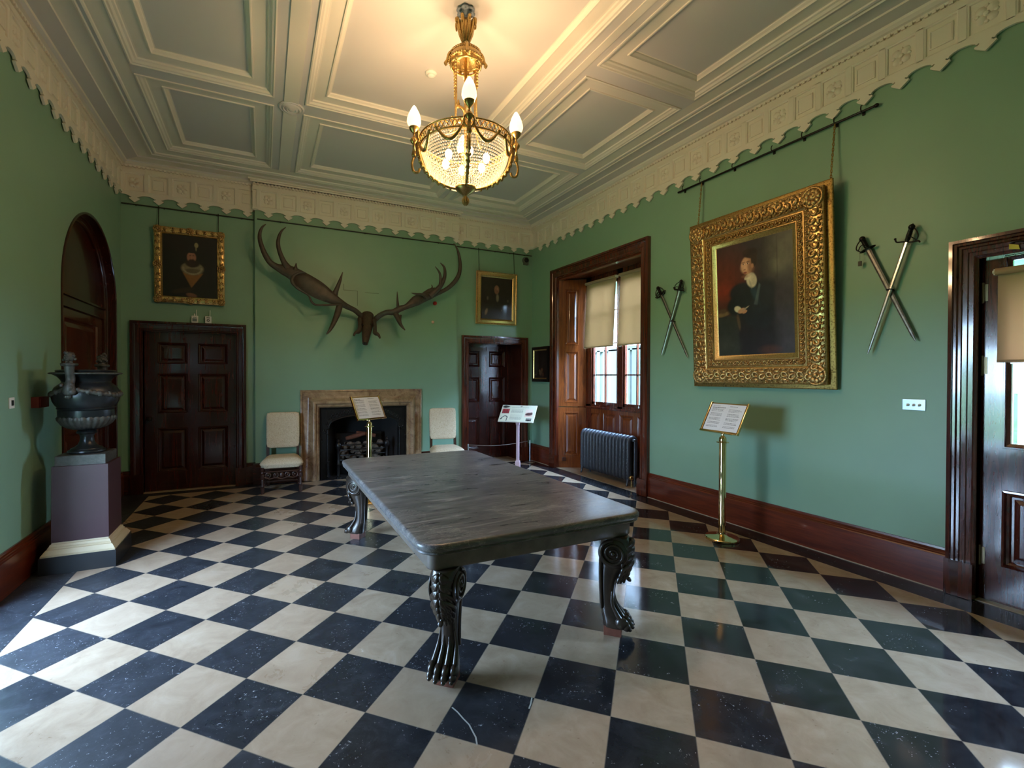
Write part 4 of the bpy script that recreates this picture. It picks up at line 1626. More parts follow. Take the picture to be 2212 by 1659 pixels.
# bearded man in a ruff, above the left door
FA = Frame((-1.325, 7.585, 2.583), (1, 0, 0), Vector((0, -.03, 1)).normalized(), Vector((0, -1, -.03)).normalized())
wA, hA = .828, 1.02
ca_ = Canvas(wA - .19, hA - .19, 96, 124, (14, 11, 10), 9)
ca_.ell(.5, .20, .42, .42, (20, 15, 13), .5).poly([(.36, .40), (.52, .15), (.74, .40)], (122, 82, 40), .02)
ca_.ell(.54, .47, .21, .14, (116, 106, 80), .18).ell(.54, .56, .135, .09, (34, 24, 18), .3).ell(.55, .43, .16, .05, (88, 78, 56), .5)
for k in range(14):
    a = PI + PI * k / 13
    ca_.ell(.54 + .17 * math.cos(a), .48 + .10 * math.sin(a), .022, .016, (138, 128, 100), .5)
ca_.ell(.525, .655, .085, .115, (146, 100, 78), .22).ell(.53, .56, .082, .085, (40, 24, 18), .35).ell(.53, .605, .05, .012, (44, 26, 20), .4)
ca_.ell(.50, .685, .018, .007, (40, 28, 24), .5).ell(.56, .685, .018, .007, (40, 28, 24), .5).ell(.523, .645, .014, .03, (166, 116, 92), .8, k=.7)
ca_.ell(.54, .755, .14, .035, (12, 11, 12), .2).ell(.545, .80, .105, .075, (15, 14, 15), .25).ell(.615, .86, .036, .055, (148, 138, 96), .3).ell(.61, .80, .012, .05, (120, 112, 80), .4)
ca_.ell(.36, .10, .20, .05, (46, 32, 22), .5, .25).ell(.52, .03, .10, .045, (112, 74, 56), .35, -.2)
ca_.grain(.25, 18)
ca_.c = np.clip(ca_.c * 1.2, 0, 1)


def orn_a(mb):
    ornament(mb, FA, 0, 0, wA, hA, .01, .075, .014, .085, .030, None)


tA = simple_frame('framed_portrait', 'gilt framed portrait of a bearded man in a ruff above left door', FA, wA, hA, .095,
                  [(.004, -.03), (0, .0), (.012, .010), (.04, .016), (.066, .010), (.074, .0), (.084, .002), (.090, -.006), (.095, -.014)], GOLD_F, ca_, orn_a)
for u, v in ((.045, .045), (wA - .045, .045), (wA - .045, hA - .045), (.045, hA - .045), (wA / 2, hA - .04), (wA / 2, .04), (.04, hA / 2), (wA - .04, hA / 2)):
    mb = MB()
    shell(mb, FA, u, v, .012, .048, 7)
    mb.build('carved_shell', GOLD, tA, smooth=60, world=True)

# small portrait above the right door
FD = Frame((3.425, 7.60, 2.527), (1, 0, 0), Vector((0, -.03, 1)).normalized(), Vector((0, -1, -.03)).normalized())
wD, hD = .822, .945
cd = Canvas(wD - .20, hD - .20, 80, 100, (40, 31, 23), 4)
cd.ell(.5, .25, .42, .40, (33, 26, 23), .5).ell(.30, .40, .14, .2, (40, 32, 27), .6).ell(.75, .35, .2, .25, (38, 30, 26), .6)
cd.ell(.46, .80, .13, .10, (34, 26, 20), .4).ell(.39, .66, .06, .16, (34, 26, 20), .5).ell(.49, .715, .082, .125, (128, 86, 66), .25).ell(.515, .735, .03, .03, (150, 104, 82), .8).ell(.49, .735, .015, .006, (60, 40, 30), .5).ell(.535, .735, .015, .006, (60, 40, 30), .5).ell(.515, .665, .02, .006, (104, 52, 44), .6)
cd.ell(.52, .52, .045, .11, (118, 102, 84), .5).ell(.20, .50, .03, .05, (96, 84, 70), .6).ell(.86, .46, .03, .04, (92, 80, 68), .6).ell(.16, .17, .04, .10, (124, 102, 78), .5, -.3).ell(.66, .22, .02, .025, (96, 86, 76), .5)
cd.grain(.3, 16)


def orn_d(mb):
    m0 = mb.mark()
    for (ax, ay), (bx_, by_) in (((.012, .012), (wD - .012, .012)), ((wD - .012, .012), (wD - .012, hD - .012)), ((wD - .012, hD - .012), (.012, hD - .012)), ((.012, hD - .012), (.012, .012))):
        n = int(math.hypot(bx_ - ax, by_ - ay) / .022)
        for i in range(n):
            t = i / n
            mb.sphere((ax + (bx_ - ax) * t, ay + (by_ - ay) * t, .010), (.010, .010, .010), 6, 4)
    mb.xf(m0, FD.mat())


simple_frame('framed_portrait', 'small gilt framed dark portrait above the right back door', FD, wD, hD, .10,
             [(.004, -.03), (0, 0), (.02, .006), (.03, -.002), (.06, .008), (.072, .012), (.082, .0), (.092, -.006), (.10, -.014)], GOLD_F, cd, orn_d)

# dark still life on the right wall, half hidden by the window casing
FE_ = Frame((XR - .05, 7.56, 1.49), (0, -1, 0), (0, 0, 1), (-1, 0, 0))
ce = Canvas(.42, .50, 60, 70, (30, 22, 18), 8)
for x, y, r, c in ((.5, .18, .10, (92, 70, 52)), (.62, .30, .07, (98, 60, 46)), (.42, .26, .06, (104, 88, 66)), (.3, .45, .05, (60, 50, 36)), (.12, .12, .03, (120, 108, 84)), (.7, .12, .08, (74, 50, 34))):
    ce.ell(x, y, r, r, c, .6)
ce.grain(.4, 14)
simple_frame('framed_still_life', 'small dark still life in a black frame beside the window casing', FE_, .56, .64, .07,
             [(.004, -.03), (0, .004), (.02, .012), (.048, .008), (.052, -.002)], BLACKF, ce)
mb = MB()
mb.sweep(FE_.rect(.050, .050, .51, .59), [(0, 0), (.004, .004), (.016, -.008), (.021, -.011)], close=True)
st_l = [o for o in bpy.data.objects if o.name == 'framed_still_life'][0]
mb.build('gilt_slip', GOLD_F, st_l, world=True)

# thin picture rails and hanging wires on the back wall
for nm, lab, F, u0, u1, z in (('picture_rail', 'thin dark picture rail above the bearded man portrait', FB, -1.685, -.125, 3.862), ('picture_rail', 'thin dark picture rail above the giant antlers', FC, -.08, 3.0, 3.858), ('picture_rail', 'thin dark picture rail above the small dark portrait', FB, 3.05, 4.58, 3.862)):
    mb = MB()
    mb.tube([F.p(u0, z, .018), F.p(u1, z, .018)], .009, 8)
    for i in range(5):
        u = u0 + (u1 - u0) * (i + .5) / 5
        fbox(mb, F, u - .006, z - .012, 0, u + .006, z + .012, .012)
    o = rebase(mb.build(nm, m_plain('dark_green_rail', srgb(44, 50, 36), .5), smooth=40), F.p((u0 + u1) / 2, z, .0))
    tag(o, lab, 'picture rail', 'picture rails on the back wall')
for u, z0, z1, lab in ((-1.275, 3.585, 3.862, 'left hanging wire of the bearded man portrait'), (-.575, 3.60, 3.862, 'right hanging wire of the bearded man portrait'), (3.475, 3.465, 3.862, 'left hanging wire of the small dark portrait'), (4.19, 3.465, 3.862, 'right hanging wire of the small dark portrait')):
    mb = MB()
    mb.tube([(u, YB - .052, z0), (u, YB - .028, z1)], .005, 6)
    mb.tube([(u, YB - .028, z1 - .015), (u, YB - .034, z1 + .012), (u, YB - .014, z1 + .02)], .005, 6)
    o = rebase(mb.build('hanging_wire', DARKMET, smooth=40), (u, YB - .03, z1))
    tag(o, lab, 'picture wire', 'picture wires on the back wall')


# ------------------------------------------------------------------ giant deer skull and antlers on the chimney breast
ANT = {
    'beamL': [(1.379,7.36,2.507,0.0426),(1.261,7.28,2.584,0.0394),(1.129,7.2,2.626,0.0435),(1.017,7.15,2.672,0.0573),(0.9,7.13,2.726,0.0886),(0.722,7.13,2.823,0.1308),(0.559,7.15,2.924,0.1298),(0.453,7.17,2.998,0.1131),(0.347,7.18,3.059,0.0964),(0.263,7.19,3.087,0.08),(0.169,7.2,3.12,0.05),(0.087,7.2,3.173,0.0407),(0.026,7.2,3.268,0.0383),(-0.015,7.2,3.37,0.0337),(-0.043,7.2,3.478,0.0291),(-0.043,7.2,3.568,0.0224),(-0.014,7.2,3.65,0.0146),(0.032,7.2,3.701,0.0045)],
    'tine2L': [(0.315,7.18,3.108,0.0573),(0.263,7.18,3.193,0.0388),(0.213,7.18,3.313,0.0307),(0.186,7.18,3.434,0.0272),(0.197,7.18,3.538,0.0216),(0.232,7.18,3.627,0.0137),(0.285,7.18,3.686,0.0046)],
    'spurL': [(0.41,7.17,3.092,0.046),(0.416,7.17,3.139,0.0207),(0.421,7.17,3.191,0.0069)],
    'upL': [(0.926,7.15,2.736,0.0593),(0.964,7.14,2.844,0.0356),(1.012,7.13,2.977,0.0238),(1.053,7.12,3.116,0.0048)],
    'browL': [(1.017,7.15,2.648,0.0477),(0.981,7.1,2.52,0.045),(0.924,7.05,2.376,0.0351),(0.861,7.0,2.252,0.0232),(0.808,6.97,2.184,0.0069)],
    'rimL': [(0.538,7.08,3.049,0.0069),(0.467,7.06,3.039,0.0137),(0.387,7.05,2.987,0.0226),(0.361,7.05,2.911,0.0271),(0.413,7.05,2.831,0.0204),(0.498,7.05,2.775,0.0137),(0.578,7.05,2.724,0.0114),(0.621,7.05,2.636,0.0161),(0.692,7.06,2.602,0.015),(0.884,7.09,2.621,0.0141),(1.049,7.13,2.645,0.0095)],
    'beamR': [(1.561,7.36,2.46,0.044),(1.642,7.3,2.536,0.0418),(1.735,7.25,2.582,0.0418),(1.829,7.2,2.587,0.048),(1.929,7.18,2.643,0.0503),(2.01,7.16,2.672,0.042),(2.093,7.15,2.723,0.0611),(2.191,7.15,2.788,0.0848),(2.294,7.16,2.834,0.0726),(2.397,7.17,2.881,0.0666),(2.514,7.18,2.924,0.0455),(2.629,7.18,2.971,0.0327),(2.745,7.18,3.046,0.0351),(2.851,7.18,3.154,0.0353),(2.922,7.18,3.276,0.0332),(2.943,7.18,3.411,0.0299),(2.928,7.18,3.553,0.0244),(2.892,7.18,3.681,0.0155),(2.826,7.18,3.778,0.0044)],
    'tine2R': [(2.403,7.12,2.863,0.047),(2.509,7.1,2.97,0.0429),(2.594,7.1,3.079,0.0345),(2.643,7.1,3.212,0.0281),(2.633,7.1,3.341,0.0194),(2.565,7.1,3.409,0.0054)],
    'tine3R': [(2.56,7.1,3.033,0.0301),(2.567,7.09,3.128,0.0236),(2.546,7.08,3.242,0.0182),(2.469,7.07,3.334,0.0053)],
    'plateR': [(2.329,7.2,2.88,0.0537),(2.43,7.2,2.953,0.0519),(2.515,7.2,3.008,0.0217)],
    'spurR': [(2.424,7.2,2.974,0.0259),(2.464,7.2,3.02,0.013),(2.453,7.2,3.068,0.0054)],
    'sideR': [(2.33,7.1,2.833,0.0361),(2.265,7.07,2.871,0.0211),(2.15,7.05,2.87,0.0157),(2.068,7.03,2.876,0.0041)],
    'upR': [(1.9,7.19,2.648,0.0272),(1.886,7.17,2.769,0.0167),(1.876,7.15,2.901,0.0042)],
    'browR': [(1.86,7.2,2.573,0.0481),(1.89,7.15,2.476,0.0375),(1.924,7.1,2.379,0.0249),(1.976,7.06,2.3,0.0083)],
    'brow2R': [(1.927,7.19,2.545,0.0315),(1.932,7.18,2.471,0.0189),(1.954,7.17,2.403,0.0052)],
    'eyeL': [(1.334,7.3,2.452,0.037),(1.314,7.18,2.337,0.0303),(1.279,7.08,2.256,0.0338),(1.22,7.02,2.224,0.0197),(1.189,6.98,2.18,0.0137)],
    'eyeR': [(1.549,7.3,2.453,0.0354),(1.539,7.18,2.337,0.0266),(1.517,7.08,2.246,0.0343),(1.554,7.02,2.208,0.0241),(1.57,6.98,2.155,0.012)],
    'skull': [(1.475,7.42,2.54,0.0967),(1.46,7.36,2.465,0.099),(1.436,7.26,2.371,0.0905),(1.412,7.17,2.28,0.0771),(1.386,7.09,2.191,0.0622),(1.366,7.03,2.117,0.0497),(1.355,7.0,2.065,0.0396)],
    'dome': [(1.472,7.42,2.535,0.0925)],
    'eyesock': [(1.355,7.17,2.358,0.0303),(1.481,7.17,2.369,0.0306)],
    'nost': [(1.336,6.965,2.077,0.0157),(1.363,6.965,2.078,0.0158)],
}
at = thing('antler_trophy', 'giant brown deer skull with broad antlers mounted above the fireplace', 'antlers', (1.42, YCB, 2.45))


def horn(mb, key, k=None, n=5, seg=10):
    q = spline(ANT[key], n)
    mb.tube([p[:3] for p in q], [max(.002, p[3]) for p in q], seg, flat=((0, 1, 0), [min(1.0, .030 / max(p[3], .001)) for p in q]) if k is None else ((0, 1, 0), k))


mb = MB()
horn(mb, 'skull', .85, 5, 14)
for s in (-1, 1):
    mb.sphere((1.42 + s * .07, 7.36, 2.47), (.04, .06, .045), 10, 7)
o_sk = mb.build('skull', SKULL, at, smooth=60, world=True)
mb = MB()
x, y, z, r = ANT['dome'][0]
mb.sphere((x, 7.49, z - .005), (r * .98, .065, .080), 18, 10)
mb.build('mount_pad', SKULL, at, smooth=60, world=True)
for x, y, z, r in ANT['eyesock']:
    mb = MB()
    mb.sphere((x, y + .045, z), (r * .8, .06, r), 10, 7)
    mb.build('eye_socket', DARKMET, at, smooth=60, world=True)
for x, y, z, r in ANT['nost']:
    mb = MB()
    mb.sphere((x, y + .012, z), (r * .7, .022, r * 1.2), 8, 6)
    mb.build('nostril', DARKMET, at, smooth=60, world=True)
mb = MB()
for k in ('beamL', 'tine2L', 'spurL', 'upL', 'browL', 'rimL', 'eyeL'):
    horn(mb, k)
mb.build('antler', ANTLER, at, smooth=60, world=True)
mb = MB()
for k in ('beamR', 'tine2R', 'tine3R', 'plateR', 'spurR', 'sideR', 'upR', 'browR', 'brow2R', 'eyeR'):
    horn(mb, k)
mb.build('antler', ANTLER, at, smooth=60, world=True)

# thin filled cracks in the paint above the skull
mb = MB()
for u0, v0, u1, v1 in ((1.13, 2.93, 1.34, 2.936), (1.34, 2.70, 1.346, 2.936), (1.13, 2.93, 1.136, 3.03), (1.46, 2.915, 1.68, 2.921)):
    fbox(mb, FC, u0, v0, -.001, u1, v1, .0012)
mb.build('trim_4', m_plain('crack_green', srgb(78, 98, 74), .7), kind='structure')


# ------------------------------------------------------------------ fireplace
fp = thing('fireplace', 'brown veined marble chimneypiece with black arched cast-iron insert', 'fireplace', (1.443, YCB, 0))
mb = MB()
mb.sweep(FC.arch(.497, .004, 2.389, 1.374), [(0, .003), (0, .028), (.016, .036), (.030, .032), (.036, .044), (.062, .052), (.10, .060), (.128, .078), (.150, .108), (.166, .138), (.182, .148), (.200, .146), (.214, .132), (.220, .112), (.246, .110), (.252, .100), (.266, .088), (.270, .06), (.270, .003)], closed_prof=True, caps=True)
mb.build('surround', MANTEL, fp, smooth=40, world=True)
mb = MB()
L_, R_, T_ = .768, 2.118, 1.104
n_ = .050
al, ar_, spz, ch_ = .905, 1.985, .79, .185
top = [(al + (ar_ - al) * (1 - math.cos(PI * i / 24)) / 2, spz + ch_ * math.sin(PI * i / 24) ** .75) for i in range(25)]
mb.quad(FC.p(L_, .004, n_), FC.p(al, .004, n_), FC.p(al, spz, n_), FC.p(L_, spz, n_))
mb.quad(FC.p(ar_, .004, n_), FC.p(R_, .004, n_), FC.p(R_, spz, n_), FC.p(ar_, spz, n_))
mb.quad(FC.p(L_, spz, n_), FC.p(al, spz, n_), FC.p(al, T_, n_), FC.p(L_, T_, n_))
mb.quad(FC.p(ar_, spz, n_), FC.p(R_, spz, n_), FC.p(R_, T_, n_), FC.p(ar_, T_, n_))
for i in range(24):
    (a, b), (c, d) = top[i], top[i + 1]
    mb.quad(FC.p(a, b, n_), FC.p(c, d, n_), FC.p(c, T_, n_), FC.p(a, T_, n_))
    mb.quad(FC.p(a, b, n_), FC.p(c, d, n_), FC.p(c, d, n_ - .05), FC.p(a, b, n_ - .05))
for a in (al, ar_):
    mb.quad(FC.p(a, .004, n_), FC.p(a, spz, n_), FC.p(a, spz, n_ - .05), FC.p(a, .004, n_ - .05))
for q in (.028, .045):
    mb.sweep(FC.arch(L_ + q - .028, .004, R_ - q + .028, T_ - q + .028), [(.0, n_), (.004, n_ + .010), (.010, n_ + .010), (.013, n_)])
mb.build('iron_insert', IRON, fp, world=True)
mb = MB()
mb.tube([FC.p(a, b, n_ + .004) for a, b in top], .012, 7)
for a in (al - .018, ar_ + .018):                                # thin colonnettes
    mb.tube([FC.p(a, .03, n_ + .014), FC.p(a, spz - .02, n_ + .014)], .012, 8)
    for z, r in ((.05, .022), (.26, .018), (.28, .022), (.70, .020), (.76, .022)):
        mb.sphere(FC.p(a, z, n_ + .012), (r, r, r * .7), 8, 6)
rn = random.Random(11)
for s in (-1, 1):                                                # vine scrolls in the spandrels
    cxm = 1.443
    for k in range(13):
        x = cxm + s * (.12 + .045 * k)
        base = spz + ch_ * max(0, 1 - ((x - cxm) / .54) ** 2) ** .375 if abs(x - cxm) < .54 else spz - .12 * (k - 10)
        z = min(T_ - .075, base + .05 + .03 * rn.random())
        r = .018 + .014 * rn.random()
        mb.tube([FC.p(x + r * math.cos(t) * (1 - t / 9), z + r * math.sin(t) * (1 - t / 9), n_ + .007) for t in [i * .55 for i in range(11)]], .006, 5)
        mb.sphere(FC.p(x, z + .024, n_ + .005), (.014, .010, .018), 6, 4)
        mb.sphere(FC.p(x + .02, z - .016, n_ + .005), (.018, .010, .012), 6, 4)
mb.build('vine_relief', IRON, fp, smooth=50, world=True)
mb = MB()
bl, br, yb = 1.06, 1.83, 8.02
mb.quad((br, yb, 0), (bl, yb, 0), (bl, yb, 1.15), (br, yb, 1.15))
mb.quad((ar_ + .02, 7.50, 0), (br, yb, 0), (br, yb, 1.15), (ar_ + .02, 7.50, 1.15))
mb.quad((al - .02, 7.50, 1.15), (ar_ + .02, 7.50, 1.15), (br, yb, 1.15), (bl, yb, 1.15))
mb.quad((al - .02, 7.49, .004), (ar_ + .02, 7.49, .004), (br, yb, .004), (bl, yb, .004))
fcw = mb.build('fire_chamber', SOOT, kind='structure')  # sooty shell of the fire chamber, not a trim piece
mb = MB()
cheek = [(al - .02 + (bl - al + .02) * t, 7.50 + (yb - 7.50) * t) for t in (0, .25, .5, .75, 1)]
for (a, b), (c, d) in zip(cheek, cheek[1:]):
    mb.quad((a, b, 0), (c, d, 0), (c, d, 1.15), (a, b, 1.15))
ck = mb.build('side_cheek', IRONBACK, fcw)
ck['label'] = 'smooth grey iron side of the fire chamber'

gr = thing('fire_grate', 'black iron basket grate filled with ashy coal inside the fireplace', 'fire grate', (1.42, 7.60, 0))
for z in (.275, .355, .435, .510):
    mb = MB()
    mb.tube([(1.06, 7.66, z), (1.06, 7.53, z), (1.10, 7.50, z), (1.74, 7.50, z), (1.78, 7.53, z), (1.78, 7.66, z)], .010, 7)
    mb.build('bar', IRON, gr, smooth=40, world=True)
for x in (1.045, 1.795):
    mb = MB()
    m0 = mb.mark()
    mb.lathe([(.045, .004), (.045, .02), (.022, .04), (.018, .20), (.028, .22), (.018, .24), (.018, .44), (.030, .46), (.045, .50), (.040, .54), (.022, .56), (.030, .58), (.020, .605), (.004, .615)], 14)
    mb.xf(m0, Matrix.Translation((x, 7.505, 0)))
    mb.build('standard', IRON, gr, smooth=40, world=True)
mb = MB()
mb.box(1.06, 7.50, .20, 1.78, 7.85, .225)
mb.box(1.06, 7.82, .004, 1.78, 7.85, .66)
for x in (1.08, 1.74):
    mb.box(x, 7.78, .004, x + .03, 7.82, .21)
mb.build('grate_bed', IRON, gr, world=True)
mb = MB()
rn = random.Random(5)
for k in range(90):
    x, y = 1.10 + .64 * rn.random(), 7.54 + .25 * rn.random()
    z = .25 + .27 * rn.random()
    r = .028 + .02 * rn.random()
    mb.sphere((x, y, z), (r * 1.2, r, r * .85), 6, 4)
o = mb.build('coals', COAL, gr, world=True)
o['kind'] = 'stuff'
for k, (p0, p1, r, lb) in enumerate((((1.17, 7.60, .600), (1.47, 7.62, .665), .034, 'left rust-brown log lying on the coals of the fire grate'), ((1.66, 7.70, .610), (1.36, 7.76, .670), .032, 'right rust-brown log lying on the coals of the fire grate'))):
    mb = MB()
    a, b = Vector(p0), Vector(p1)
    mb.tube([a + (b - a) * t for t in (0, .2, .5, .8, 1)], [r * .85, r, r * 1.08, r, r * .8], 9)
    o = rebase(mb.build('fire_log', LOG, smooth=50), (a + b) / 2)
    tag(o, lb, 'log', 'logs in the fire')


# ------------------------------------------------------------------ upholstered chairs either side of the fireplace
def make_chair(label):
    t = thing('side_chair', label, 'chair')

    def cushion(mb, w0, w1, y0, y1, z0, h, seg=10):
        rings = []
        for k in range(9):
            f = k / 8
            ins = .020 * (1 - f) ** 2 if f < .35 else .020 * ((f - .35) / .65) ** 2 * 5.5
            zz = z0 + h * (f if f < .6 else .6 + .4 * math.sin((f - .6) / .4 * PI / 2))
            ring = []
            for i in range(40):
                a = 2 * PI * i / 40
                c, s = math.cos(a), math.sin(a)
                q = (abs(c) ** 7 + abs(s) ** 7) ** (-1 / 7)
                yy = (y0 + y1) / 2 + ((y1 - y0) / 2 - ins) * s * q
                w = w0 + (w1 - w0) * (yy - y0) / (y1 - y0)
                ring.append(((w / 2 - ins) * c * q, yy, zz))
            rings.append(ring)
        mb.loft(rings)
    mb = MB()
    cushion(mb, .575, .47, -.275, .235, .345, .13)
    mb.build('seat', FABRIC, t, smooth=60)
    mb = MB()
    rings = []
    nx, nz = 12, 10
    tilt = .10
    for side in (-1, 1):
        for j in range(nz + 1):
            pass
    for f, ins in ((-1, .012), (-.85, .002), (.5, 0), (.8, .006), (1, .016), (1.12, .05), (1.18, .12)):
        ring = []
        for i in range(48):
            a = 2 * PI * i / 48
            c, s = math.cos(a), math.sin(a)
            q = (abs(c) ** 14 + abs(s) ** 14) ** (-1 / 14)
            z = .805 + (.255 - ins) * s * q
            ring.append(((.2225 - ins) * c * q, .245 + tilt * (z - .55) - f * .028, z))
        rings.append(ring)
    mb.loft(rings)
    mb.build('backrest', FABRIC, t, smooth=50)
    prof = [(.020, 0), (.024, .012), (.020, .03), (.026, .045), (.026, .085), (.016, .092), (.022, .105), (.014, .125), (.022, .16), (.014, .195), (.022, .205), (.026, .212), (.026, .262), (.016, .270), (.022, .285), (.018, .30), (.026, .312), (.026, .36)]
    for x in (-.238, .238):
        mb = MB()
        mb.lathe(prof, 12, (x, -.225, 0))
        mb.build('front_leg', CHAIRW, t, smooth=35)
    for x in (-.20, .20):
        mb = MB()
        pts = [(x, .285, 0), (x, .235, .14), (x, .225, .36), (x, .245, .55), (x, .26, .70)]
        rings = [[(p[0] + a * .020, p[1] + b * .022, p[2]) for a, b in ((-1, -1), (1, -1), (1, 1), (-1, 1))] for p in pts]
        mb.loft(rings)
        mb.build('back_leg', CHAIRW, t)
    for x in (-.2, .2):
        mb = MB()
        m0 = mb.mark()
        mb.lathe([(.012, 0), (.017, .05), (.010, .09), (.016, .15), (.020, .23), (.016, .31), (.010, .37), (.017, .41), (.012, .46)], 10)
        mb.xf(m0, Matrix.Translation((x * 1.09, -.225, .115)) @ Matrix.Rotation(-PI / 2, 4, 'X'))
        mb.build('stretcher', CHAIRW, t, smooth=40)
    mb = MB()
    mb.tube([(-.235, .0, .115), (-.1, .0, .12), (0, .0, .125), (.1, .0, .12), (.235, .0, .115)], [.012, .018, .022, .018, .012], 10)
    mb.build('stretcher', CHAIRW, t, smooth=40)
    mb = MB()                                                    # carved front rail of paired scrolls
    mb.tube([(-.22, -.23, .295), (.22, -.23, .295)], .011, 8)
    for s in (-1, 1):
        for c, r, a0_, a1_ in ((.165, .040, -.6 * PI, 1.4 * PI), (.075, .034, -1.4 * PI, .6 * PI)):
            mb.tube([(s * (c + r * (1 - .35 * i / 18) * math.cos(a0_ + (a1_ - a0_) * i / 18)), -.23, .247 + r * (1 - .35 * i / 18) * math.sin(a0_ + (a1_ - a0_) * i / 18)) for i in range(19)], .010, 7)
        mb.tube(spline([(s * .215, -.23, .225), (s * .15, -.23, .200), (s * .08, -.23, .213), (0, -.23, .190)], 5), .010, 7)
        for c in (.165, .075):
            mb.sphere((s * c, -.23, .247), (.016, .012, .016), 8, 6)
    mb.sphere((0, -.23, .245), (.034, .014, .038), 10, 7)
    mb.build('carved_rail', CHAIRW, t, smooth=50)
    return t


c1 = make_chair('cream damask side chair on the left of the fireplace')
c1.location, c1.rotation_euler = (.236, 7.135, 0), (0, 0, math.radians(-4))
c2 = dup(c1, (2.640, 7.03, 0), math.radians(-9), 'cream damask side chair on the right of the fireplace')
c1['group'] = c2['group'] = 'matching chairs by the fireplace'


# ------------------------------------------------------------------ brass reading stands
def brass_stand(label, loc, rz, seed):
    t = thing('reading_stand', label, 'information stand', loc, rz)
    mb = MB()
    mb.lathe([(.150, .0), (.156, .004), (.156, .020), (.150, .027), (.120, .034), (.06, .040), (.040, .048), (.036, .055)], 44)
    mb.build('base', BRASS, t, smooth=30)
    mb = MB()
    mb.lathe([(.0325, .045), (.0325, .948), (.031, .952)], 28)
    mb.build('post', BRASS, t, smooth=30)
    mb = MB()
    mb.lathe([(.034, .945), (.056, .950), (.056, .957), (.034, .962), (.034, .975), (.033, .99), (.027, 1.005), (.014, 1.014), (.012, 1.02), (.012, 1.06)], 28)
    mb.build('collar', BRASS, t, smooth=30)
    al_ = math.radians(27)
    F = Frame((0, -.055, 1.050), (1, 0, 0), (0, math.sin(al_), math.cos(al_)), (0, -math.cos(al_), math.sin(al_)))
    W_, H_ = .455, .315
    mb = MB()
    fbox(mb, F, -W_ / 2, 0, -.010, W_ / 2, H_, -.002)
    mb.build('board', BRASS_S, t)
    mb = MB()
    for u in (-W_ / 2, W_ / 2 - .018):
        fbox(mb, F, u, 0, -.012, u + .018, H_ + .006, .012)
    fbox(mb, F, -W_ / 2, -.006, -.012, W_ / 2, .014, .016)
    mb.build('tray_frame', BRASS, t, bevel=.003)
    mb = MB()
    fbox(mb, F, -.03, .02, -.05, .03, .10, -.010)
    mb.tube([(0, 0, 1.04), F.p(0, .05, -.03)], .012, 8)
    mb.build('bracket', BRASS, t)
    for sx in (0, 1):
        cv = Canvas(.204, .285, 84, 130, (226, 226, 228), seed + sx)
        cv.lines(.12, .62, .90, .945, 1, (70, 70, 76), thick=.5)
        if sx == 0:
            cv.lines(.12, .90, .845, .885, 1, (40, 40, 46), thick=.62, k=.9)
        cv.lines(.12, .86, .12, .83, 17, (78, 78, 84), skip=(3, 7, 11, 14))
        g = Frame(F.p(-.2045 if sx == 0 else .0005, .016, .0035), F.U, F.V, F.N)
        cv.build('page', g, PRINT, t, .003)
    return t


brass_stand('brass reading stand with two printed pages below the large portrait', (4.062, 3.128, 0), math.radians(-96), 21)
brass_stand('brass reading stand with two printed pages in front of the fireplace', (1.205, 5.95, 0), math.radians(28), 31)


# ------------------------------------------------------------------ information board on a pink post
ib = thing('information_board', 'slanted cream information board on a pink wooden post by right door', 'information board', (3.955, 7.02, 0), math.radians(-47))
mb = MB()
for h, z0, z1 in ((.042, 0, .11), (.025, .15, .74), (.034, .775, .80)):
    mb.box(-h, -h * .62, z0, h, h * .62, z1)
mb.loft([[(-.042, -.026, .11), (.042, -.026, .11), (.042, .026, .11), (-.042, .026, .11)], [(-.025, -.0155, .15), (.025, -.0155, .15), (.025, .0155, .15), (-.025, .0155, .15)]])
mb.loft([[(-.025, -.0155, .74), (.025, -.0155, .74), (.025, .0155, .74), (-.025, .0155, .74)], [(-.034, -.021, .775), (.034, -.021, .775), (.034, .021, .775), (-.034, .021, .775)]])
mb.build('post', PINK, ib, bevel=.003)
sl = math.radians(44)
FI = Frame((0, -.155, .815), (1, 0, 0), (0, math.cos(sl), math.sin(sl)), (0, -math.sin(sl), math.cos(sl)))
mb = MB()
fbox(mb, FI, -.315, 0, -.012, .315, .385, 0)
mb.build('board', WHITE, ib, bevel=.002)
mb = MB()
fbox(mb, FI, -.05, .10, -.045, .05, .26, -.012)
mb.build('bracket', PINK, ib)
cv = Canvas(.616, .371, 168, 104, (212, 212, 190), 3)
cv.ell(.10, .90, .075, .05, (38, 36, 34), .5).ell(.16, .905, .06, .03, (60, 58, 54), .6).ell(.05, .88, .03, .02, (48, 46, 44), .6)
for k in range(30):                                              # flowing title
    t_ = k / 29
    cv.ell(.30 + .48 * t_, .855 + .018 * math.sin(k * 2.1) + .012 * t_, .010, .007, (128, 128, 118), .6, k=.8)
cv.ell(.56, .94, .03, .02, (150, 140, 128), .7)
cv.rect(.035, .48, .245, .80, (168, 62, 66))
for k in range(7):
    cv.rect(.045 + .027 * k, .48, .060 + .027 * k, .62 + .14 * ((k * 5) % 3) / 2, (62, 22, 28), .85)
cv.rect(.035, .76, .245, .80, (206, 196, 180), .8)
cv.lines(.30, .66, .50, .78, 10, (120, 120, 110), fill=.93)
cv.lines(.30, .66, .10, .44, 12, (120, 120, 110), fill=.93)
cv.rect(.72, .30, .93, .76, (222, 190, 172)).rect(.72, .56, .93, .76, (226, 204, 190)).ell(.83, .47, .085, .055, (96, 60, 60), .6).ell(.77, .44, .04, .03, (70, 50, 52), .6).ell(.89, .50, .04, .05, (84, 64, 64), .6)
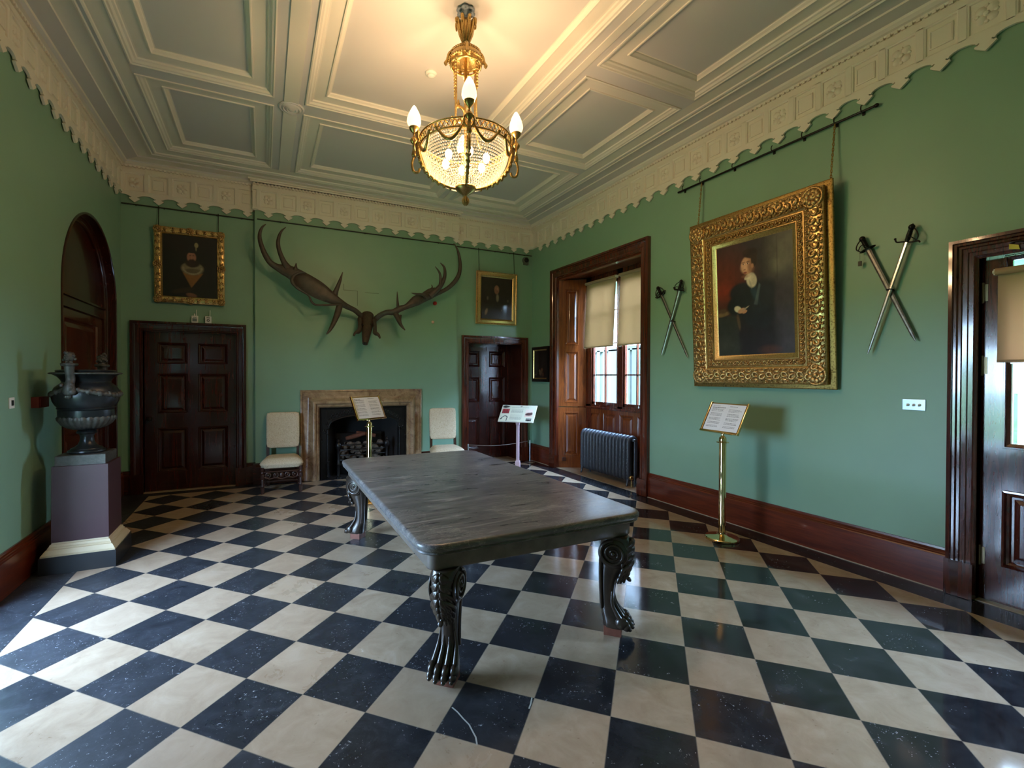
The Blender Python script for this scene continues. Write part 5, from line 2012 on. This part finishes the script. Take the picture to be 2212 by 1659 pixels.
for k in range(26):                                              # antler drawing
    t_ = k / 25
    cv.ell(.055 + .18 * t_, .16 + .17 * math.sin(t_ * PI * .82), .012 + .010 * abs(.5 - t_), .012, (58, 62, 64), .5)
cv.ell(.225, .14, .012, .08, (58, 62, 64), .5).ell(.06, .14, .03, .02, (58, 62, 64), .5, .6)
cv.rect(.78, .05, .94, .22, (84, 82, 80)).rect(.80, .15, .92, .20, (150, 148, 144)).ell(.85, .10, .04, .03, (44, 42, 42), .6)
cv.build('printed_panel', Frame(FI.p(-.308, .007, .0035), FI.U, FI.V, FI.N), PRINT, ib, .003)

# low rope barrier across the right door
for x, lb in ((4.443, 'short chrome barrier post with round base, right of the information board'), (3.20, 'short chrome barrier post with round base, behind the right chair')):
    t = thing('barrier_post', lb, 'barrier post', (x, 7.43, 0), 0, 'posts of the low rope barrier')
    mb = MB()
    mb.lathe([(.098, 0), (.100, .004), (.096, .010), (.03, .018), (.014, .022)], 32)
    mb.build('base', CHROME, t, smooth=35)
    mb = MB()
    mb.lathe([(.0105, .018), (.0105, .405), (.008, .412), (.003, .414)], 14)
    mb.build('post', CHROME, t, smooth=35)
mb = MB()
mb.tube([(4.435 - 1.227 * i / 12, 7.43, .398 - .045 * math.sin(PI * i / 12)) for i in range(13)], .0045, 6)
o = rebase(mb.build('barrier_rope', ROPE, smooth=50), (3.83, 7.43, .38))
tag(o, 'thin grey cord stretched low between the two chrome barrier posts', 'cord')


# ------------------------------------------------------------------ urn on its pedestal
pd = thing('pedestal', 'maroon painted pedestal with ivory moulding and black plinth by left wall', 'pedestal', (-1.367, 5.095, 0))


def sq(hx, hy, z):
    return [(-hx, -hy, z), (hx, -hy, z), (hx, hy, z), (-hx, hy, z)]


mb = MB()
mb.loft([sq(.248, .255, 0), sq(.248, .255, .138)])
mb.build('plinth', PED_BLACK, pd)
mb = MB()
mb.loft([sq(.240 - d, .247 - d, z) for d, z in ((0, .138), (0, .152), (.004, .156), (.024, .186), (.034, .190), (.034, .202), (.040, .206), (.046, .222), (.054, .226), (.056, .240))])
mb.build('moulding', PED_STONE, pd)
mb = MB()
mb.loft([sq(.187, .195, .238), sq(.183, .191, .852)])
mb.build('shaft', PED_RED, pd)

un = thing('bronze_urn', 'dark bronze two-handled urn with carved heads standing on the maroon pedestal', 'urn', (-1.370, 5.085, .853))
mb = MB()
mb.loft([sq(.165, .165, 0), sq(.165, .165, .078), sq(.160, .160, .083)])
mb.build('base', BRONZE_R, un)
mb = MB()
uz = .853
prof = [(.125, .936), (.131, .946), (.128, .958), (.112, .966), (.108, .975), (.085, .985), (.062, 1.005), (.050, 1.035), (.046, 1.07), (.054, 1.092), (.068, 1.100), (.072, 1.110), (.066, 1.122), (.060, 1.130), (.095, 1.136), (.130, 1.150), (.165, 1.182), (.186, 1.222), (.190, 1.25), (.191, 1.300), (.186, 1.303), (.194, 1.312), (.199, 1.318), (.192, 1.326), (.206, 1.345), (.222, 1.378), (.229, 1.418), (.226, 1.455), (.210, 1.492), (.185, 1.516), (.168, 1.530), (.164, 1.540), (.170, 1.556), (.190, 1.582), (.222, 1.602), (.238, 1.606), (.239, 1.613), (.226, 1.619), (.200, 1.622), (.204, 1.632), (.196, 1.640), (.160, 1.642), (.120, 1.636), (.03, 1.634)]
mb.lathe([(r, z - uz) for r, z in prof], 56)
mb.build('bowl', BRONZE, un, smooth=40)
mb = MB()
rn = random.Random(2)
mb.lathe([(.232, 1.603 - uz), (.243, 1.608 - uz), (.243, 1.614 - uz), (.232, 1.618 - uz)], 184, lobes=46, amp=.012, caps=False)
mb.build('rim_moulding', BRONZE_R, un, smooth=60)
mb = MB()                                                        # flutes round the lower belly
mb.lathe([(.128, 1.148 - uz), (.168, 1.178 - uz), (.192, 1.215 - uz), (.196, 1.235 - uz), (.188, 1.248 - uz)], 156, lobes=26, amp=.022, caps=False)
mb.build('fluted_moulding', BRONZE_R, un, smooth=60)
HA = math.atan2(-.22, -.045)
for sg in (-1, 1):                                               # festoons of fruit round the shoulder, one on each side
    mb = MB()
    pts, rad = [], []
    for k in range(64):
        t = k / 63
        a = HA + sg * (.16 + (PI - .32) * t)
        pts.append((.222 * math.cos(a), .222 * math.sin(a), 1.478 - .050 * math.sin(PI * t) - uz + .004 * math.sin(k * 2.3)))
        rad.append(.016 + .007 * math.sin(k * 1.35) * math.cos(k * .4) + .006 * math.sin(PI * t))
    mb.tube(pts, rad, 9)
    mb.build('garland', BRONZE_R, un, smooth=60)
for s in (0, PI):
    a = HA + s
    c, sn = math.cos(a), math.sin(a)
    P = lambda r, z, o=0.0: (r * c - o * sn, r * sn + o * c, z - uz)
    mb = MB()
    mb.tube(spline([P(.225, 1.46), P(.240, 1.50), P(.222, 1.56), P(.236, 1.63), P(.236, 1.675)], 4), [.050, .048, .045, .042, .038, .034, .032, .031, .031, .031, .031, .031, .032, .033, .034, .036, .040], 10)
    for k in range(9):
        mb.sphere(P(.238 + .02 * rn.random(), 1.42 + .10 * rn.random(), .10 * (rn.random() - .5)), .016 + .012 * rn.random(), 7, 5)
    mb.loft([[P(.236 + e * x, z, w * x) for e, w in ((-1, -1), (1, -1), (1, 1), (-1, 1))] for x, z in ((.030, 1.668), (.040, 1.672), (.043, 1.688), (.036, 1.694))])
    hd = mb.build('handle', BRONZE_R, un, smooth=50)
    mb = MB()                                                    # curly female head on each handle
    mb.sphere(P(.236, 1.742), (.034, .034, .044), 14, 10)
    mb.sphere(P(.262, 1.730), (.018, .018, .028), 10, 7)
    mb.sphere(P(.281, 1.735), (.006, .006, .010), 7, 5)
    mb.sphere(P(.275, 1.715), (.008, .010, .005), 7, 5)
    mb.sphere(P(.268, 1.700), (.010, .010, .009), 7, 5)
    for o in (-.012, .012):
        mb.sphere(P(.274, 1.747, o), (.005, .006, .004), 6, 5)
    mb.tube([P(.236, 1.69), P(.238, 1.72)], [.024, .020], 10)
    for k in range(26):
        b = 2 * PI * rn.random()
        e = rn.random()
        rr_ = .038
        x, y = rr_ * math.cos(b) * (1 - .5 * e), rr_ * math.sin(b) * (1 - .5 * e)
        if x > .018 and e < .55:
            continue
        mb.sphere(P(.236 + x, 1.735 + .055 * e - (.02 if x < 0 else 0), y), .0135, 6, 5)
    mb.build('carved_head', BRONZE_R, hd, smooth=60)


# ------------------------------------------------------------------ crossed swords on the right wall
def sword(label, tip, guard, pommel, n, bw, kind, side=1, mat=STEEL, group=None):
    """Points are (Y, Z) on the wall; local frame: along = tip -> pommel."""
    o0 = Vector((XR - n, guard[0], guard[1]))
    t = thing('sword', label, 'sword', o0, 0, group)
    V = Vector((0, guard[0] - tip[0], guard[1] - tip[1]))
    lb = V.length
    V.normalize()
    V2 = Vector((0, pommel[0] - guard[0], pommel[1] - guard[1]))
    hl = V2.length
    N = Vector((-1, 0, 0))
    U = V.cross(N)
    if U.y > 0:
        U = -U
    F = Frame((0, 0, 0), U, V, N)
    mb = MB()
    rings = []
    for f, w, d in ((0, .003, .001), (.02, .3, .002), (.06, .62, .0028), (.5, .85, .0034), (1, 1.0, .004)):
        w = bw * w if f else .002
        v = -lb * (1 - f)
        rings.append([F.p(-w / 2, v, 0), F.p(-w * .18, v, d), F.p(w * .18, v, d), F.p(w / 2, v, 0), F.p(w * .18, v, -d), F.p(-w * .18, v, -d)])
    mb.loft(rings)
    mb.build('blade', mat, t)
    mb = MB()
    mb.tube([F.p(0, .0, 0), F.p(0, .02, 0), F.p(0, hl * .45, 0), F.p(0, hl * .8, 0)], [.012, .015, .017, .013], 10)
    for i in range(8):
        c_ = F.p(0, .015 + (hl * .7) * i / 8, 0)
        mb.tube([c_ + (U * math.cos(q) + N * math.sin(q)) * .0165 for q in [2 * PI * j / 12 for j in range(12)]], .0022, 5, close=True)
    mb.build('grip', DARKMET, t, smooth=50)
    mb = MB()
    mb.sphere(F.p(0, hl * .92, 0), (.022, .022, .024), 12, 8)
    mb.sphere(F.p(0, hl * 1.08, 0), .008, 8, 6)
    mb.build('pommel', DARKMET, t, smooth=50)
    mb = MB()
    if kind == 'shell':
        rings = []
        for r, h in ((.002, .004), (.03, .002), (.052, -.004), (.054, -.007), (.03, -.004), (.002, -.002)):
            rings.append([F.p(r * 1.15 * math.cos(q), h, r * .62 * math.sin(q)) for q in [2 * PI * j / 20 for j in range(20)]])
        mb.loft(rings)
    else:
        mb.tube(spline([F.p(-.075, .012, .01), F.p(-.060, -.006, .008), F.p(-.02, .0, 0), F.p(.03, .0, 0), F.p(.075, .010, .006), F.p(.088, -.002, .004)], 4), .006, 7)
        mb.sphere(F.p(-.077, .016, .01), .009, 8, 6)
        if kind == 'basket':
            for zz in (-.03, .03):
                mb.tube([F.p(.055 * math.cos(q), .018 + .020 * math.sin(q), zz + .012 * math.cos(q)) for q in [2 * PI * j / 16 for j in range(16)]], .0042, 6, close=True)
            mb.tube([F.p(.060 * math.cos(q), .004, .042 * math.sin(q)) for q in [2 * PI * j / 20 for j in range(20)]], .0042, 6, close=True)
    mb.build('guard', DARKMET, t, smooth=50)
    mb = MB()
    for e in ((side,) if kind != 'basket' else (-1, 1)):
        mb.tube(spline([F.p(e * .050, .0, .004), F.p(e * .066, hl * .30, .012), F.p(e * .050, hl * .62, .010), F.p(e * .014, hl * .90, .004)], 5), .0045, 7)
        mb.tube(spline([F.p(e * .058, hl * .15, .01), F.p(e * .03, hl * .30, .030), F.p(0, hl * .34, .036)], 4), .0036, 6)
    mb.build('knuckle_bow', DARKMET, t, smooth=50)
    return t


sword('bright large sword leaning right in the crossed pair by the right door', (2.153, 1.788), (1.899, 2.657), (1.862, 2.772), .052, .034, 'cross', 1, m_plain('bright_sword_steel', (.62, .62, .60, 1), .25, 1.0, vary=.15, scale=20))
sword('dull large sword with shell guard leaning left in the pair by right door', (1.841, 1.873), (2.171, 2.673), (2.214, 2.768), .036, .040, 'shell', -1, m_plain('dull_sword_steel', (.20, .19, .18, 1), .4, .9, vary=.3, scale=30))
sword('lighter small basket-hilted sword leaning right, between window and large portrait', (4.399, 1.859), (4.124, 2.643), (4.096, 2.752), .052, .036, 'basket', 1)
sword('darker small basket-hilted sword leaning left, between window and large portrait', (3.997, 1.812), (4.422, 2.632), (4.453, 2.745), .036, .032, 'basket', -1, m_plain('dark_sword_steel', (.14, .14, .13, 1), .42, .9, vary=.3, scale=30))
for y, z, lb in ((2.002, 2.297, 'wire tie where the two large swords cross'), (4.222, 2.275, 'wire tie where the two small swords cross')):
    mb = MB()
    mb.tube([(XR - .002, y, z), (XR - .062, y + .022, z + .004), (XR - .064, y, z + .008), (XR - .062, y - .026, z - .002), (XR - .002, y - .004, z - .004)], .004, 6)
    o = rebase(mb.build('wire_tie', DARKMET, smooth=50), (XR, y, z))
    tag(o, lb, 'wire tie')
mb = MB()
mb.tube([(XR - .04, 2.222, 2.655), (XR - .038, 2.222, 2.575)], .0012, 5)
mb.box(XR - .046, 2.211, 2.537, XR - .034, 2.233, 2.577)
o = rebase(mb.build('sword_tag', m_plain('brown_tag', srgb(70, 62, 50), .6)), (XR - .04, 2.222, 2.66))
tag(o, 'tiny brown tag on a string hanging from the shell-guard sword', 'tag')


# ------------------------------------------------------------------ radiator in the window recess
rd = thing('radiator', 'grey cast-iron column radiator under the right window', 'radiator', (4.83, 5.73, 0))
NS = 15
sec = None
mb = MB()
rx, zb, zt = .066, .105, .700
loop = [(-rx, 0, zb + .04), (-rx, 0, zt - .06)] + [(rx * math.cos(PI - PI * i / 8), 0, zt - .06 + .060 * math.sin(PI * i / 8)) for i in range(1, 8)] + [(rx, 0, zt - .06), (rx, 0, zb + .04)] + [(rx * math.cos(-PI * i / 8), 0, zb + .04 - .045 * math.sin(PI * i / 8)) for i in range(1, 8)]
mb.tube(loop, .0365, 10, close=True, flat=((0, 1, 0), .93))
for k in range(9):                                               # cast pattern on the front columns
    mb.sphere((-rx - .032, 0, .17 + .055 * k), (.008, .013, .022), 7, 5)
mb.sphere((0, 0, zt + .004), (.05, .018, .012), 8, 5)
mb.tube([(0, -.036, zb + .01), (0, .036, zb + .01)], .03, 10)
mb.tube([(0, -.036, zt - .03), (0, .036, zt - .03)], .028, 10)
sec = mb.build('section', RAD, rd, smooth=50)
y0 = -.525
sec.location = (0, y0, 0)
for i in range(1, NS):
    s_ = sec.copy()
    COL.objects.link(s_)
    s_.location = (0, y0 + i * .0765, 0)
for y in (y0, y0 + (NS - 1) * .0765):
    mb = MB()
    for x in (-rx, rx):
        e = -1 if x < 0 else 1
        mb.tube(spline([(x, y, .13), (x + e * .012, y, .07), (x + e * .026, y, .015), (x + e * .040, y, .006)], 4), [.026, .025, .024, .022, .020, .018, .016, .015, .014, .014, .013, .012, .012], 8)
    mb.build('foot', RAD, rd, smooth=50)
mb = MB()
yv = y0 - .06
mb.tube([(-.02, yv + .03, zt - .03), (-.02, yv - .01, zt - .03), (-.02, yv - .02, zt - .05), (-.02, yv - .02, .004)], .011, 8)
mb.sphere((-.02, yv - .005, zt - .03), (.024, .03, .024), 10, 7)
mb.build('flow_pipe', RAD, rd, smooth=50)
mb = MB()
mb.tube([(-.07, yv + .04, zb + .03), (-.07, yv, zb + .03)], .014, 8)
m0 = mb.mark()
mb.lathe([(.030, -.01), (.034, .0), (.034, .02), (.02, .03)], 14)
mb.xf(m0, Matrix.Translation((-.07, yv, zb + .03)) @ Matrix.Rotation(PI / 2, 4, 'X'))
mb.tube([(-.07, yv - .01, .10), (-.07, yv - .01, .004)], .010, 8)
mb.build('valve', BRASS_S, rd, smooth=50)


# ------------------------------------------------------------------ roller blinds
def roller(name, label, O, U, N, w, h, mat, hem, pull=True, tilt=0.0):
    t = thing(name, label, 'blind', O)
    V = (Vector((0, 0, 1)) + Vector(N) * math.tan(-tilt)).normalized()
    F = Frame((0, 0, 0), U, V, N)
    mb = MB()
    mb.tube([F.p(-w / 2, 0, 0), F.p(w / 2, 0, 0)], .024, 14)
    mb.build('roller', mat, t, smooth=40)
    mb = MB()
    for e in (-1, 1):
        mb.tube([F.p(e * (w / 2 + .002), 0, 0), F.p(e * (w / 2 + .014), 0, 0)], .012, 8)
        fbox(mb, F, e * (w / 2 + .008) - .003, -.02, -.05, e * (w / 2 + .008) + .003, .02, .0)
    mb.build('roller_bracket', WHITE, t, smooth=40)
    mb = MB()
    n0, n1 = -.0195, -.0180
    fbox(mb, F, -w / 2 + .006, -h + hem, n0, w / 2 - .006, 0, n1)
    mb.build('cloth', mat, t)
    mb = MB()
    fbox(mb, F, -w / 2 + .006, -h, n0 - .006, w / 2 - .006, -h + hem, n1 + .002)
    mb.tube([F.p(-w / 2 + .006, -h + .012, n1), F.p(w / 2 - .006, -h + .012, n1)], .007, 8)
    mb.build('hem', mat, t)
    if pull is not None:
        mb = MB()
        q = F.p(pull, -h, n1 + .012)
        e = Vector((0, 0, -.96 if tilt >= 0 else -.9))
        z2 = q + Vector((0, 0, -.95 + .02))
        mb.tube([q, z2], .0022, 5)
        mb.sphere(z2, (.009, .009, .016), 8, 6)
        mb.build('pull_cord', WHITE, t, smooth=40)
    return t


roller('roller_blind', 'cream roller blind on the left half of the right window', (WX - .075, 6.122, 3.165), (0, -1, 0), (-1, 0, 0), .745, 1.10, BLIND, .13, -.05, .05)
roller('roller_blind', 'cream roller blind on the right half of the right window', (WX - .075, 5.325, 3.165), (0, -1, 0), (-1, 0, 0), .665, 1.10, BLIND, .13, .14, .05)
roller('roller_blind', 'tan roller blind half drawn over the glass of the right door', (XR - .002, .975, 2.33), (0, -1, 0), (-1, 0, 0), .885, .63, BLIND_T, .05, None, .0)
roller('roller_blind', 'cream roller blind drawn down over the left window', (-1.86, 3.51, 3.08), (0, 1, 0), (1, 0, 0), 1.38, 1.0, BLIND, .12, None, .0)


# ------------------------------------------------------------------ small fittings
def plate(name, label, cat, F, u, v, w, h, d, mat):
    t = thing(name, label, cat, F.p(u, v, 0))
    G = Frame((0, 0, 0), F.U, F.V, F.N)
    mb = MB()
    fbox(mb, G, -w / 2, -h / 2, 0, w / 2, h / 2, d)
    mb.build('plate', mat, t, bevel=.002)
    return t, G


sw, G = plate('light_switch', 'brushed metal triple light switch on the right wall beside the door', 'light switch', FR, -1.862, 1.379, .146, .086, .006, m_plain('satin_silver', (.36, .40, .46, 1), .3, .8))
for k in (-1, 0, 1):
    mb = MB()
    m0 = mb.mark()
    mb.lathe([(.010, 0), (.010, .004), (.006, .006)], 12)
    mb.xf(m0, Frame(G.p(k * .036, 0, .006), G.U, G.V, G.N).mat())
    mb.tube([G.p(k * .036, 0, .010), G.p(k * .036, -.008, .022)], [.004, .0055], 8)
    mb.build('toggle', WHITE, sw, smooth=40)
sw, G = plate('light_switch', 'small white light switch on the left wall beside the urn', 'light switch', FL, 4.655, 1.388, .078, .082, .008, WHITE)
mb = MB()
fbox(mb, G, -.012, -.02, .008, .012, .02, .014)
mb.build('rocker', DARKPL, sw)
t, G = plate('alarm_box', 'dull red box on the left wall between switch and urn', 'alarm box', FL, 5.085, 1.372, .20, .088, .05, DULLRED)
mb = MB()
fbox(mb, G, -.075, -.03, .05, .075, .03, .053)
mb.build('cover', DULLRED, t)
for u, lb, ring in ((-.862, 'white sensor box with two short aerials on the left door top', False), (-.700, 'white sensor box with one aerial and round dial on left door top', True)):
    F = Frame((u, YB - .048, 2.324), (1, 0, 0), (0, 0, 1), (0, -1, 0))
    t = thing('sensor_box', lb, 'sensor', F.O, 0)
    G = Frame((0, 0, 0), F.U, F.V, F.N)
    mb = MB()
    fbox(mb, G, -.039, .001, -.036, .039, .098, 0)
    mb.build('case', WHITE, t, bevel=.005)
    mb = MB()
    mb.tube([G.p(.018, .098, -.02), G.p(.020, .185, -.02)], .0045, 7)
    mb.build('aerial', WHITE, t, smooth=40)
    if not ring:
        mb = MB()
        mb.tube([G.p(-.004, .098, -.02), G.p(-.004, .128, -.02)], .008, 8)
        mb.build('aerial', WHITE, t, smooth=40)
        mb = MB()
        fbox(mb, G, -.028, .018, 0, .026, .062, .002)
        fbox(mb, G, -.024, .070, 0, .022, .082, .001)
        mb.build('display', m_plain('grey_display', srgb(112, 122, 122), .3), t)
    else:
        mb = MB()
        mb.tube([G.p(.014 * math.cos(q), .040 + .014 * math.sin(q), .001) for q in [2 * PI * i / 20 for i in range(20)]], .004, 6, close=True)
        fbox(mb, G, -.022, .072, 0, .022, .080, .001)
        mb.build('dial', DARKPL, t, smooth=40)
mb = MB()
m0 = mb.mark()
mb.lathe([(.034, 0), (.034, .012), (.030, .030), (.018, .042), (.004, .045)], 18)
mb.xf(m0, Frame(FC.p(2.632, 2.825, 0), FC.U, FC.V, FC.N).mat())
o = rebase(mb.build('alarm_sounder', RED, smooth=40), FC.p(2.632, 2.825, 0))
tag(o, 'small round red alarm sounder on the chimney breast under right antler', 'alarm')
mb = MB()
m0 = mb.mark()
mb.lathe([(.027, 0), (.027, .006), (.020, .014), (.018, .022), (.004, .026)], 16)
mb.xf(m0, Frame(FC.p(2.597, 2.505, 0), FC.U, FC.V, FC.N).mat())
o = rebase(mb.build('call_point', m_plain('shiny_white', srgb(206, 180, 160), .15), smooth=40), FC.p(2.597, 2.505, 0))
tag(o, 'tiny round shiny white fitting on the wall below the red sounder', 'sensor')
cc = thing('security_camera', 'grey round dome security camera in the corner right of the dark portrait', 'security camera', (4.452, YB, 3.765))
G = Frame((0, 0, 0), (1, 0, 0), (0, 0, 1), (0, -1, 0))
mb = MB()
m0 = mb.mark()
mb.lathe([(.066, 0), (.066, .03), (.060, .045), (.045, .05)], 24)
mb.xf(m0, G.mat())
fbox(mb, G, -.045, -.085, 0, .045, -.02, .05)
mb.build('housing', GREYPL, cc, smooth=35)
mb = MB()
mb.sphere((0, -.05, 0), (.044, .03, .044), 16, 10)
mb.build('dome', m_plain('black_dome', srgb(14, 14, 15), .08), cc, smooth=60)
hk = thing('yellow_clip', 'yellow clip with a dark looped wire on the right door head', 'clip', (XR - .024, 1.315, 2.49))
mb = MB()
mb.hexa([(-.012, .030, -.022), (-.012, -.020, -.034), (-.004, -.020, -.034), (-.004, .030, -.022), (-.012, .030, .012), (-.012, -.014, -.004), (-.004, -.014, -.004), (-.004, .030, .012)])
mb.build('tab', YELLOW, hk)
mb = MB()
mb.tube(spline([(-.008, .024, .016), (-.012, .0, .022), (-.012, -.04, .014), (-.012, -.08, -.006), (-.012, -.13, -.006), (-.01, -.16, .008)], 4), .006, 7)
mb.build('wire', DARKMET, hk, smooth=40)
so, G = plate('wall_socket', 'small brown power socket low on the panelling beside the radiator', 'socket', Frame((4.665, 6.752, 0), Vector((.43, -.235, 0)).normalized(), (0, 0, 1), Vector((-.235, -.43, 0)).normalized()), .05, .155, .062, .062, .020, m_plain('brown_bakelite', srgb(64, 30, 20), .3))
